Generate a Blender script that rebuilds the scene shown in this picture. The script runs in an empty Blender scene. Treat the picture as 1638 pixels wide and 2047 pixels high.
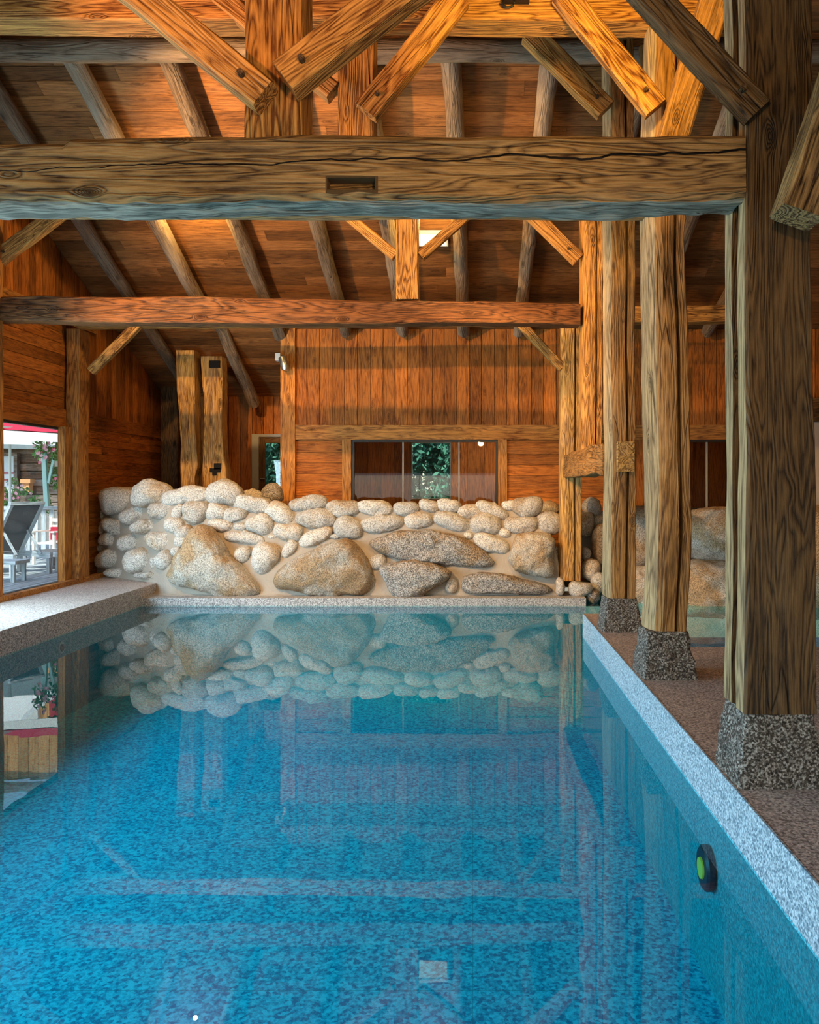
import bpy, bmesh, math, random
from mathutils import Vector, noise, Matrix
random.seed(7)
C = bpy.context.scene.collection
R = math.radians

# ------------------------------------------------------------ camera, world, light, exposure
F, VX, VY, CAMZ = 1640.0, 945.0, 972.0, 1.6          # focal length in pixels, vanishing point, eye height over the deck
cd = bpy.data.cameras.new('camera'); cam = bpy.data.objects.new('camera', cd); C.objects.link(cam)
cam.location = (0, 0, CAMZ); cam.rotation_euler = (R(90), 0, 0)
cd.sensor_fit = 'HORIZONTAL'; cd.sensor_width = 36; cd.lens = 36*F/1638
cd.shift_x = -(VX-819)/1638; cd.shift_y = -(1023.5-VY)/1638
cd.clip_start = 0.05; cd.clip_end = 300
sc = bpy.context.scene; sc.camera = cam
vs = sc.view_settings; vs.view_transform = 'Standard'; vs.look = 'None'; vs.gamma = 1; vs.use_curve_mapping = False
vs.exposure = 0.42
sc.cycles.max_bounces = 6; sc.cycles.diffuse_bounces = 3; sc.cycles.glossy_bounces = 3
sc.cycles.transparent_max_bounces = 12; sc.cycles.transmission_bounces = 2
sc.cycles.use_denoising = True; sc.cycles.use_adaptive_sampling = True; sc.cycles.adaptive_threshold = .02
sc.cycles.sample_clamp_indirect = 4
sc.cycles.caustics_reflective = False; sc.cycles.caustics_refractive = False

w = bpy.data.worlds.new('sky'); sc.world = w; w.use_nodes = True
nt = w.node_tree; bg = nt.nodes['Background']
sky = nt.nodes.new('ShaderNodeTexSky'); sky.sky_type = 'NISHITA'; sky.sun_disc = False
sky.sun_elevation = R(55); sky.sun_rotation = R(200); sky.air_density = 1.2
nt.links.new(sky.outputs[0], bg.inputs[0]); bg.inputs[1].default_value = 0.28

def light(name, kind, loc, target, energy, color, **kw):
    d = bpy.data.lights.new(name, kind); d.energy = energy; d.color = color
    for k, v in kw.items(): setattr(d, k, v)
    o = bpy.data.objects.new(name, d); C.objects.link(o); o.location = loc
    o.rotation_euler = (Vector(target)-Vector(loc)).to_track_quat('-Z', 'Y').to_euler()
    return o
light('sun', 'SUN', (0, 0, 20), (-1.5, 10, 6), 5.0, (1, .96, .88), angle=R(1.5))
COOL = (.50, .80, 1.0)
light('daylight_left_windows', 'AREA', (-6.62, 5.4, 1.35), (0, 6.2, 1.0), 420, COOL, shape='RECTANGLE', size=7.0, size_y=2.2)
light('daylight_window_nearest_patio', 'AREA', (-6.62, 9.6, 1.35), (-2.0, 13.2, .9), 150, COOL, shape='RECTANGLE', size=1.4, size_y=2.2)
light('cool_fill_behind_camera', 'AREA', (-.5, -1.9, 1.9), (-.5, 8, 1.5), 95, (.74, .88, 1.0), shape='RECTANGLE', size=12, size_y=2.6)  # added cool fill panel, unseen behind the camera
WARM, AMBER = (1.0, .56, .20), (1.0, .46, .11)
light('spot_left', 'SPOT', (-4.6, 7.5, 5.35), (.2, 15.5, 3.1), 1500, WARM, spot_size=R(95), spot_blend=.5, shadow_soft_size=.06)
light('spot_collar', 'SPOT', (.7, 4.9, 4.7), (1.0, 7.0, 5.5), 230, (1.0, .60, .10), spot_size=R(100), spot_blend=.6, shadow_soft_size=.08)
light('spot_right', 'SPOT', (-1.9, 7.8, 4.3), (2.4, 12.5, 2.6), 600, WARM, spot_size=R(62), spot_blend=.6, shadow_soft_size=.08)
light('spot_posts', 'SPOT', (-2.2, 4.9, 3.7), (1.6, 8.6, 2.6), 300, WARM, spot_size=R(70), spot_blend=.8, shadow_soft_size=.12)
light('spot_king_post', 'SPOT', (-2.6, 1.2, 3.2), (-1.3, 4.5, 5.0), 270, (1.0, .42, .15), spot_size=R(46), spot_blend=.5, shadow_soft_size=.1)
light('fill_second_king', 'SPOT', (-3.0, 5.3, 4.4), (-1.7, 6.95, 5.3), 170, (1.0, .42, .14), spot_size=R(110), spot_blend=.6, shadow_soft_size=.05)  # added warm fill on the second king post and collar
light('spot_big_beam', 'SPOT', (.3, 1.3, 3.15), (-.9, 4.4, 3.1), 165, (1.0, .63, .27), spot_size=R(125), spot_blend=.9, shadow_soft_size=.1)
light('spot_rocks', 'SPOT', (.9, 8.2, 4.6), (-.8, 13.4, 1.7), 420, (1.0, .68, .36), spot_size=R(50), spot_blend=.6, shadow_soft_size=.1)
light('spot_recess', 'SPOT', (-3.2, 13.0, 3.6), (-5.2, 17.4, 1.6), 80, AMBER, spot_size=R(75), spot_blend=.4, shadow_soft_size=.05)
light('spot_roof_left', 'POINT', (-4.12, 12.2, 5.72), (0, 0, 0), 75, (1.0, .66, .22), shadow_soft_size=.03)
light('spot_roof_centre', 'POINT', (-.55, 12.2, 5.55), (0, 0, 0), 50, (1.0, .70, .24), shadow_soft_size=.03)
light('corridor_fill', 'POINT', (1.2, 16.7, 2.7), (0, 0, 0), 50, WARM, shadow_soft_size=.15)  # added point light so the corridor wall shows, no fixture

# ------------------------------------------------------------ node helpers and materials
def P(x, y, Y): return Vector(((x-VX)/F*Y, Y, CAMZ-(y-VY)/F*Y))   # the point at depth Y that a measured direction reaches

class N:
    def __init__(s, name):
        s.m = bpy.data.materials.new(name); s.m.use_nodes = True; s.t = s.m.node_tree; s.t.nodes.clear()
    def n(s, typ, **kw):
        q = s.t.nodes.new(typ)
        for k, v in kw.items():
            if k.startswith('i_'):
                key = k[2:]; key = int(key) if key.isdigit() else key.replace('_', ' ')
                inp = q.inputs[key]
                if hasattr(v, 'is_output') or isinstance(v, bpy.types.NodeSocket): s.t.links.new(v, inp)
                else: inp.default_value = v
            else: setattr(q, k, v)
        return q
    def math(s, op, a, b=0.0, clamp=False): return s.n('ShaderNodeMath', operation=op, use_clamp=clamp, i_0=a, i_1=b).outputs[0]
    def mix(s, f, a, b, blend='MIX'):
        q = s.n('ShaderNodeMix', data_type='RGBA', blend_type=blend)
        for i, v in ((0, f), (6, a), (7, b)):
            if isinstance(v, bpy.types.NodeSocket): s.t.links.new(v, q.inputs[i])
            else: q.inputs[i].default_value = v if i == 0 else (*v, 1) if len(v) == 3 else v
        return q.outputs[2]
    def ramp(s, f, stops):
        q = s.n('ShaderNodeValToRGB', i_0=f); e = q.color_ramp.elements
        while len(e) < len(stops): e.new(.5)
        for el, (p, c) in zip(e, stops): el.position = p; el.color = (*c, 1) if len(c) == 3 else c
        return q.outputs[0]
    def noise(s, vec, scale, detail=3, rough=.55, dist=0): return s.n('ShaderNodeTexNoise', i_Vector=vec, i_Scale=scale, i_Detail=detail, i_Roughness=rough, i_Distortion=dist).outputs[0]
    def scale(s, vec, v): return s.n('ShaderNodeVectorMath', operation='MULTIPLY', i_0=vec, i_1=v).outputs[0]
    def out(s, col, rough=.6, bump=None, bs=.3, bd=.01, spec=.3, **kw):
        b = s.n('ShaderNodeBsdfPrincipled', i_Roughness=rough)
        b.inputs['Specular IOR Level'].default_value = spec
        if isinstance(col, bpy.types.NodeSocket): s.t.links.new(col, b.inputs['Base Color'])
        else: b.inputs['Base Color'].default_value = (*col, 1)
        for k, v in kw.items(): b.inputs[k.replace('_', ' ')].default_value = v
        if bump is not None:
            q = s.n('ShaderNodeBump', i_Strength=bs, i_Distance=bd, i_Height=bump); s.t.links.new(q.outputs[0], b.inputs['Normal'])
        o = s.n('ShaderNodeOutputMaterial'); s.t.links.new(b.outputs[0], o.inputs[0]); return s.m

def wood(name, dark, light_, tone_amt=.35, grain=1.0, contour=9.0, weather=0.0, grey=(.42, .40, .36), bd=.012, cracks=.5, split=None):
    """timber: coordinates gc = (along, across, depth) in metres, stored on the mesh"""
    s = N(name)
    gc = s.n('ShaderNodeAttribute', attribute_name='gc').outputs['Vector']
    tone = s.n('ShaderNodeAttribute', attribute_name='tone').outputs['Fac']
    a = s.scale(gc, (.55, 5.5, 5.5)); c = s.scale(gc, (.9, 1.8, 1.8))
    vor = s.n('ShaderNodeTexVoronoi', i_Vector=s.scale(gc, (1.7, 5.0, 5.0)), i_Scale=1.0).outputs['Distance']
    knot = s.math('SUBTRACT', 1.0, s.math('MULTIPLY', vor, 4.2), True)
    field = s.math('ADD', s.noise(a, 1.0, 3, .45, .35), s.math('MULTIPLY', s.math('POWER', knot, 2.0), .35))
    rings = s.math('PINGPONG', s.math('MULTIPLY', field, contour*4.2), 1.0)
    rings = s.math('POWER', rings, .8)
    fib = s.math('ADD', s.math('MULTIPLY', s.noise(s.scale(gc, (3.5, 120, 120)), 1.0, 2, .7), .6), s.math('MULTIPLY', s.noise(s.scale(gc, (9, 60, 60)), 1.0, 3, .7), .4))
    big = s.noise(c, 1.0, 4, .6)
    g = s.math('ADD', s.math('MULTIPLY', rings, .42*grain), s.math('MULTIPLY', s.math('SUBTRACT', fib, .5), 1.5))
    g = s.math('ADD', g, s.math('MULTIPLY', s.math('SUBTRACT', big, .5), .8))
    g = s.math('ADD', g, .52-.25*grain)
    col = s.ramp(g, [(.18, dark), (.50, tuple(x*.45+y*.55 for x, y in zip(dark, light_))), (.82, light_)])
    if weather > 0:
        wm = s.math('MULTIPLY', s.ramp(s.noise(s.scale(gc, (.8, 5, 5)), 1.0, 4, .65), [(.42, (0, 0, 0)), (.62, (1, 1, 1))]), weather)
        col = s.mix(wm, col, grey)
    kd = s.math('MULTIPLY', s.math('POWER', knot, 1.5), .8)
    col = s.mix(kd, col, tuple(x*.35 for x in dark))
    # drying cracks: long thin dark lines
    cr = s.noise(s.scale(gc, (.45, 7, 7)), 1.0, 1.5, .5, .15)
    line = s.math('SUBTRACT', 1.0, s.math('MULTIPLY', s.math('ABSOLUTE', s.math('SUBTRACT', cr, .60)), 90), True)
    line = s.math('MULTIPLY', line, cracks)
    col = s.mix(line, col, tuple(x*.12 for x in dark))
    if split:                                   # one long drying split that wanders along the timber
        sp = s.n('ShaderNodeSeparateXYZ', i_0=gc)
        al = s.math('SUBTRACT', sp.outputs[0], split[0]); ac = s.math('SUBTRACT', sp.outputs[2], split[1])
        wv_ = s.n('ShaderNodeTexNoise', noise_dimensions='1D', i_W=s.math('MULTIPLY', al, 1.6), i_Scale=1.0, i_Detail=4.0).outputs[0]
        pth = s.math('ADD', s.math('MULTIPLY', al, split[2]), s.math('ADD', split[3], s.math('MULTIPLY', s.math('SUBTRACT', wv_, .5), .10)))
        wd = s.math('ADD', .0012, s.math('MULTIPLY', s.math('MAXIMUM', s.math('SUBTRACT', al, split[4]), 0.0), .0012))
        sl_ = s.math('LESS_THAN', s.math('ABSOLUTE', s.math('SUBTRACT', ac, pth)), wd)
        line = s.math('MAXIMUM', line, sl_); col = s.mix(sl_, col, (.006, .003, .001))
    v = s.math('ADD', 1.0-tone_amt*.5, s.math('MULTIPLY', tone, tone_amt))
    vv = s.n('ShaderNodeCombineXYZ', i_0=v, i_1=v, i_2=v).outputs[0]
    col = s.mix(1.0, col, vv, 'MULTIPLY')
    h = s.math('SUBTRACT', s.math('ADD', s.math('MULTIPLY', rings, .6), fib), s.math('MULTIPLY', line, 1.8))
    return s.out(col, .62, h, .85, bd, .18)

W_BEAM = wood('weathered beam wood', (.055, .023, .008), (.52, .30, .11), .2, 1.1, 9, .2, (.34, .22, .12))
W_GREY = wood('grey weathered bounce lit underside', (.06, .045, .028), (.60, .50, .36), .2, 1.1, 7, .3, (.60, .53, .40))  # grey wane, its colour also paled for light bouncing off the water
W_SAP_LIT = wood('sapwood paled by daylight', (.13, .075, .032), (.60, .42, .21), .2, 1.0, 6, .2, (.50, .38, .23))  # sapwood tone with daylight on the left post faces painted in
W_POST = wood('post wood', (.085, .032, .008), (.52, .25, .07), .3, .9, 7, .2, (.46, .28, .12))
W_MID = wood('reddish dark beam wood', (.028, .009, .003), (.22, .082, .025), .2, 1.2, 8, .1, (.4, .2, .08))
W_DARK = wood('dark brown wood', (.022, .011, .005), (.20, .105, .038), .2, 1.0, 9, .1, (.2, .14, .08))
W_BRACE = wood('brace wood', (.13, .042, .009), (.70, .34, .085), .25, 1.1, 8, .0)
W_LOG = wood('grey rafter log wood', (.08, .048, .028), (.38, .26, .16), .6, .5, 6, .4, (.50, .40, .28))
W_ROOF = wood('roof board wood', (.075, .026, .007), (.38, .155, .044), .8, .6, 5, .15, (.30, .15, .07), .004, .1)
W_WALL = wood('wall board wood', (.11, .024, .004), (.56, .18, .030), .6, .7, 5, .10, (.66, .34, .10), .005, .08)
W_TRIM = wood('trim wood', (.14, .040, .008), (.64, .27, .06), .3, 1.0, 7, .12, (.66, .40, .16), .006, .15)
W_CARVED = wood('honey wood', (.15, .055, .010), (.72, .40, .11), .2, 1.0, 7, .12)
W_OLD = wood('outdoor log wood', (.05, .032, .024), (.24, .17, .13), .8, .8, 5, .5, (.34, .31, .28))
W_PALE = wood('pale blue grey outdoor wood', (.22, .27, .30), (.55, .62, .66), .4, .4, 3, 0)
W_ORANGE = wood('orange chalet wood', (.30, .12, .03), (.75, .42, .16), .6, .5, 5, 0)

def granite(name, c0, c1, c2, scale=1.0, stain=None, bd=.004, rough=.65, tiles=None, contrast=1.0, lump=0):
    s = N(name); co = s.n('ShaderNodeTexCoord').outputs['Object']
    if lump: co2 = s.n('ShaderNodeVectorMath', operation='ADD', i_0=co, i_1=s.n('ShaderNodeCombineXYZ', i_0=s.math('MULTIPLY', s.n('ShaderNodeObjectInfo').outputs['Random'], 37.0)).outputs[0]).outputs[0]
    else: co2 = co
    f = s.noise(co2, 62*scale, 2, .7)
    f2 = s.n('ShaderNodeTexVoronoi', i_Vector=co2, i_Scale=75*scale).outputs['Color']
    f2 = s.n('ShaderNodeSeparateColor', i_0=f2).outputs[0]
    m = s.math('ADD', s.math('MULTIPLY', f, .8), s.math('MULTIPLY', f2, .3))
    k = .16/contrast
    col = s.ramp(m, [(.55-k, c0), (.55, c1), (.55+k, c2)])
    if stain:
        up = s.math('MULTIPLY', s.n('ShaderNodeSeparateXYZ', i_0=co).outputs[2], .16)
        sm = s.ramp(s.math('ADD', s.noise(co2, 1.7, 4, .6), s.math('SUBTRACT', up, .06)), [(.46, (0, 0, 0)), (.58, (1, 1, 1))])
        col = s.mix(s.math('MULTIPLY', sm, .85), col, stain, 'MULTIPLY')
    if lump:
        r = s.n('ShaderNodeObjectInfo').outputs['Random']; v = s.math('ADD', .78, s.math('MULTIPLY', r, .34))
        col = s.mix(1.0, col, s.n('ShaderNodeCombineXYZ', i_0=v, i_1=v, i_2=v).outputs[0], 'MULTIPLY')
    if tiles:
        sep = s.n('ShaderNodeSeparateXYZ', i_0=co)
        for ax, step in ((0, tiles[0]), (1, tiles[1])):
            d = s.math('PINGPONG', sep.outputs[ax], step/2)
            ln = s.math('LESS_THAN', d, .0035)
            col = s.mix(s.math('MULTIPLY', ln, .55), col, tuple(x*.4 for x in c1))
    h = s.math('ADD', m, s.math('MULTIPLY', s.noise(co2, 14*scale, 3, .6), 1.2))
    return s.out(col, rough, h, .7, bd, .25)

G_COBBLE = granite('cobble granite', (.19, .18, .165), (.54, .50, .445), (.78, .73, .66), 1.45, (.84, .66, .48), .008, .8, lump=1)
G_BOULDER = granite('boulder granite', (.17, .15, .125), (.49, .44, .37), (.76, .70, .60), 1.5, (.80, .56, .32), .012, .8, lump=1)
G_ROUGH = granite('dark rough granite', (.055, .05, .045), (.27, .245, .22), (.62, .58, .53), 1.3, (.88, .62, .36), .02, .8, lump=1)
G_PLINTH = granite('plinth granite', (.022, .017, .013), (.115, .09, .07), (.52, .47, .41), 1.25, None, .03, .8, None, .8)
G_DECK = granite('speckled granite paving', (.19, .145, .12), (.50, .39, .34), (.84, .70, .61), 1.05, None, .0015, .5, (1.2, 1.6))
G_KERB = granite('speckled granite coping', (.12, .19, .25), (.38, .49, .56), (.72, .84, .90), 1.15, None, .002, .5)
G_COPING = granite('grey granite coping', (.13, .12, .12), (.36, .34, .33), (.66, .63, .60), 1.3, None, .002, .55)
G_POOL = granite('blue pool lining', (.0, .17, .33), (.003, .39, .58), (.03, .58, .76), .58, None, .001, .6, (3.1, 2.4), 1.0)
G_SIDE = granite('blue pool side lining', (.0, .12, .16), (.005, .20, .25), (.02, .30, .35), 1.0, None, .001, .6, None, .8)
def simple(name, col, rough=.6, bump=0, bscale=30, **kw):
    s = N(name)
    if bump:
        co = s.n('ShaderNodeTexCoord').outputs['Object']; h = s.noise(co, bscale, 4, .6)
        c = s.mix(s.math('MULTIPLY', h, .5), col, tuple(x*.72 for x in col))
        return s.out(c, rough, h, .6, bump, .25, **kw)
    return s.out(col, rough, **kw)
MORTAR = simple('sandy mortar', (.40, .34, .275), .9, .02, 22)
BLACK = simple('black metal', (.012, .012, .014), .4)
FRAME_DK = simple('dark window frame', (.035, .028, .022), .4)
FRAME_GY = simple('grey painted frame', (.36, .36, .34), .5, .002)
WHITE = simple('white enamel', (.75, .74, .70), .5, .001)
CREAM = simple('cream plaster', (.62, .54, .46), .8, .004)
HOLE_SHADE = simple('painted hole shade', (.01, .008, .006), .9)  # near-black colour standing for the shade inside cut holes
RED = simple('red awning cloth', (.42, .02, .05), .8, .003)
CANVAS = simple('white awning canvas', (.80, .84, .82), .8, .003)
TEAL = simple('pale turquoise paint', (.45, .74, .70), .6, .002)
SLING = simple('grey mesh sling', (.10, .11, .12), .7, .002, 200)
CURTAIN = simple('white net curtain', (.68, .74, .80), .8, .01, 12)
PLANTER = simple('terracotta', (.62, .30, .14), .8, .004)
STONEW = simple('grey rubble plinth', (.22, .21, .20), .9, .05, 6)
LENS = simple('yellow green lamp lens', (.95, .50, .05), .3)
NAVY = simple('black rubber ring', (.012, .016, .03), .4)
STEEL = simple('steel', (.45, .45, .43), .35, 0, 30, Metallic=.9)
GROUND = simple('grass ground', (.12, .20, .06), .9, .03, 8)
s = N('lamp glass'); e = s.n('ShaderNodeEmission', i_Strength=1.8); e.inputs[0].default_value = (1, .80, .42, 1)
o_ = s.n('ShaderNodeOutputMaterial'); s.t.links.new(e.outputs[0], o_.inputs[0]); LAMPGLASS = s.m

def leafmat(name, a, b):
    s = N(name); co = s.n('ShaderNodeTexCoord').outputs['Object']
    tone = s.n('ShaderNodeAttribute', attribute_name='tone').outputs['Fac']
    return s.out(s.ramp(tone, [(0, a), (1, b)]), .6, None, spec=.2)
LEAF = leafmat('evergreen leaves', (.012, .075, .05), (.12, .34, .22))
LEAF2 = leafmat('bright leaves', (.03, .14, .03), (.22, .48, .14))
PETAL = leafmat('pink petals', (.75, .12, .25), (.9, .62, .68))

def fres_sheet(name, tint, ior, rough=0.0, bump=0.0, gl=(1, 1, 1)):
    s = N(name)
    geo = s.n('ShaderNodeNewGeometry'); fr = s.n('ShaderNodeFresnel', i_IOR=ior)
    f = s.math('MULTIPLY', fr.outputs[0], s.math('SUBTRACT', 1.0, geo.outputs['Backfacing']))
    tr = s.n('ShaderNodeBsdfTransparent'); tr.inputs[0].default_value = (*tint, 1)
    g = s.n('ShaderNodeBsdfGlossy', i_Roughness=rough); g.inputs[0].default_value = (*gl, 1)
    if bump:
        co = s.n('ShaderNodeTexCoord').outputs['Object']
        b = s.n('ShaderNodeBump', i_Strength=bump, i_Distance=.01, i_Height=s.noise(s.scale(co, (1, 1.0, 1)), 3.0, 2, .5)); s.t.links.new(b.outputs[0], g.inputs['Normal'])
    mx = s.n('ShaderNodeMixShader', i_0=f)
    s.t.links.new(tr.outputs[0], mx.inputs[1]); s.t.links.new(g.outputs[0], mx.inputs[2])
    o = s.n('ShaderNodeOutputMaterial'); s.t.links.new(mx.outputs[0], o.inputs[0]); return s.m
WATER = fres_sheet('pool water', (.38, .93, .98), 1.33, .0, .04)
GLASS = fres_sheet('window glass', (.94, .97, .96), 1.4)

# ------------------------------------------------------------ mesh helpers
def slot2(o, mat, test):
    """second material on the faces whose section coordinates pass the test"""
    me = o.data; me.materials.append(mat); gc = me.attributes['gc'].data
    for p in me.polygons:
        if all(test(gc[i].vector) for i in p.vertices): p.material_index = 1
def link(name, verts, faces, mat, parent=None, gc=None, tone=None, smooth=None, mats=None, fm=None):
    me = bpy.data.meshes.new(name); me.from_pydata([tuple(v) for v in verts], [], faces)
    for m_ in (mats or [mat]): me.materials.append(m_)
    if fm: me.polygons.foreach_set('material_index', fm)
    if gc is not None:
        at = me.attributes.new('gc', 'FLOAT_VECTOR', 'POINT'); at.data.foreach_set('vector', [c for v in gc for c in v])
    if tone is not None:
        at = me.attributes.new('tone', 'FLOAT', 'POINT'); at.data.foreach_set('value', tone if isinstance(tone, list) else [tone]*len(verts))
    if smooth is not None:
        me.polygons.foreach_set('use_smooth', [True]*len(me.polygons))
        if smooth < 179: me.set_sharp_from_angle(angle=R(smooth))
    me.update()
    bm = bmesh.new(); bm.from_mesh(me)
    if len(faces) > 1: bmesh.ops.recalc_face_normals(bm, faces=bm.faces)
    bm.to_mesh(me); bm.free()
    o = bpy.data.objects.new(name, me); C.objects.link(o)
    if parent: o.parent = parent; o.matrix_parent_inverse = Matrix.Translation(-parent.location)
    return o
def tag(o, label, cat=None, group=None, kind=None):
    o['label'] = label
    if cat: o['category'] = cat
    if group: o['group'] = group
    if kind: o['kind'] = kind
    return o
def struct(o, label=None, cat=None):
    o['kind'] = 'structure'
    if label: o['label'] = label
    if cat: o['category'] = cat
    return o
def empty(name, loc, label=None, cat=None, group=None, kind=None):
    o = bpy.data.objects.new(name, None); C.objects.link(o); o.location = loc; o.empty_display_size = .1
    if label: tag(o, label, cat, group, kind)
    return o
def recentre(o, at=None):
    """put a mesh object's origin at its base centre"""
    vs_ = [v.co for v in o.data.vertices]
    c = Vector(at) if at is not None else Vector((sum(v.x for v in vs_)/len(vs_), sum(v.y for v in vs_)/len(vs_), min(v.z for v in vs_)))
    o.data.transform(Matrix.Translation(-c)); o.location = c; return o

BOXF = [(0, 1, 2, 3), (7, 6, 5, 4), (0, 4, 5, 1), (1, 5, 6, 2), (2, 6, 7, 3), (3, 7, 4, 0)]
class MB:
    def __init__(s): s.v = []; s.f = []; s.gc = []; s.t = []
    def hexa(s, pts, along=0, tone=None, bev=0):
        """eight corner points (bottom four, top four); along = 0/1/2 grain axis"""
        k = len(s.v); s.v += [Vector(p) for p in pts]; s.f += [tuple(i+k for i in f) for f in BOXF]
        off = Vector((random.uniform(0, 60), random.uniform(0, 60), random.uniform(0, 60)))
        c = Vector(pts[0]); e = [Vector(pts[1])-c, Vector(pts[3])-c, Vector(pts[4])-c]
        L = [max(x.length, 1e-6) for x in e]; e = [x/l for x, l in zip(e, L)]
        od = [along]+[i for i in (0, 1, 2) if i != along]
        for p in pts:
            d = Vector(p)-c; s.gc.append(Vector((d.dot(e[od[0]]), d.dot(e[od[1]]), d.dot(e[od[2]])))+off)
        s.t += [random.random() if tone is None else tone]*8
        return s
    def box(s, x0, x1, y0, y1, z0, z1, along=0, tone=None):
        x0, x1 = min(x0, x1), max(x0, x1); y0, y1 = min(y0, y1), max(y0, y1); z0, z1 = min(z0, z1), max(z0, z1)
        return s.hexa([(x0, y0, z0), (x1, y0, z0), (x1, y1, z0), (x0, y1, z0), (x0, y0, z1), (x1, y0, z1), (x1, y1, z1), (x0, y1, z1)], along, tone)
    def bar(s, a, b, w, h, up=(0, 0, 1), tone=None):
        a, b = Vector(a), Vector(b); d = (b-a).normalized(); sd = d.cross(Vector(up)).normalized(); u = sd.cross(d)
        q = [a-sd*w/2-u*h/2, b-sd*w/2-u*h/2, b+sd*w/2-u*h/2, a+sd*w/2-u*h/2]
        return s.hexa(q+[p+u*h for p in q], 0, tone)
    def tube(s, pts, r, n=10, tone=.5, caps=True):
        k = len(s.v); pts = [Vector(p) for p in pts]; rr = r if isinstance(r, list) else [r]*len(pts); ln = 0
        for i, p in enumerate(pts):
            d = (pts[min(i+1, len(pts)-1)]-pts[max(i-1, 0)]).normalized()
            sd = d.cross(Vector((0, 0, 1)) if abs(d.z) < .9 else Vector((1, 0, 0))).normalized(); u = sd.cross(d)
            if i: ln += (p-pts[i-1]).length
            for j in range(n):
                a = 2*math.pi*j/n; s.v.append(p+(sd*math.cos(a)+u*math.sin(a))*rr[i]); s.gc.append(Vector((ln, math.cos(a)*rr[i], math.sin(a)*rr[i]))); s.t.append(tone)
        for i in range(len(pts)-1):
            for j in range(n): s.f.append((k+i*n+j, k+i*n+(j+1) % n, k+(i+1)*n+(j+1) % n, k+(i+1)*n+j))
        if caps: s.f.append(tuple(k+j for j in range(n))[::-1]); s.f.append(tuple(k+(len(pts)-1)*n+j for j in range(n)))
        return s
    def disc(s, c, nrm, r, t, n=24):
        c = Vector(c); nn = Vector(nrm).normalized(); return s.tube([c, c+nn*t], r, n)
    def build(s, name, mat, parent=None, smooth=None): return link(name, s.v, s.f, mat, parent, s.gc, s.t, smooth)

def timber(name, a, b, w, h, mat, up=(0, 0, 1), sect=None, wob=.008, rough=.004, seg=.07, prof=None, fn=None, cham=.012, parent=None, bend=0.0):
    """hewn timber from a to b. w across, h along up. sect: closed list of (u,v) corner fractions; prof(t)->(su,sv,du,dv)"""
    a, b = Vector(a), Vector(b); L = (b-a).length; d = (b-a)/L; sd = d.cross(Vector(up)).normalized(); u = sd.cross(d)
    if sect is None:
        cw, ch = cham/w, cham/h
        sect = [(-.5+cw, -.5), (.5-cw, -.5), (.5, -.5+ch), (.5, .5-ch), (.5-cw, .5), (-.5+cw, .5), (-.5, .5-ch), (-.5, -.5+ch)]
    ring = []
    for i, p in enumerate(sect):
        q = sect[(i+1) % len(sect)]; l = math.hypot((q[0]-p[0])*w, (q[1]-p[1])*h); k = max(1, int(l/.045))
        ring += [(p[0]+(q[0]-p[0])*j/k, p[1]+(q[1]-p[1])*j/k) for j in range(k)]
    n = len(ring); m = max(2, int(L/seg)); off = Vector((random.uniform(0, 90), random.uniform(0, 90), random.uniform(0, 90)))
    verts, gcs = [], []
    for i in range(m+1):
        t = i/m; su, sv, du, dv = prof(t) if prof else (1, 1, 0, 0)
        bd = bend*math.sin(math.pi*t)
        wx = wob*noise.noise(Vector((t*L*.7, 0, 0))+off)*2; wy = wob*noise.noise(Vector((t*L*.7, 9, 0))+off)*2
        for (x, y) in ring:
            px, py = x*w*su+du+wx, y*h*sv+dv+wy+bd
            q = Vector((t*L*1.6, x*w*5, y*h*5))+off
            k = rough*noise.noise(q*1.0)*2.2+rough*.7*noise.noise(Vector((t*L*4, x*w*26, y*h*26))+off)
            rr = math.hypot(x*w, y*h)+1e-6; px += x*w/rr*k; py += y*h/rr*k
            loc = Vector((t*L, px, py))
            if fn: loc = fn(loc, L, x, y)
            verts.append(a+d*loc.x+sd*loc.y+u*loc.z); gcs.append(Vector((t*L, x*w, y*h))+off)
    faces = [(i*n+j, i*n+(j+1) % n, (i+1)*n+(j+1) % n, (i+1)*n+j) for i in range(m) for j in range(n)]
    faces.append(tuple(range(n))[::-1]); faces.append(tuple(m*n+j for j in range(n)))
    o = link(name, verts, faces, mat, parent, gcs, random.random(), 38)
    o['off'] = [*off]
    return o
def T(name, label, cat, *a, group=None, **k):
    o = timber(name, *a, **k); tag(o, label, cat, group); return recentre(o)

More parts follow.
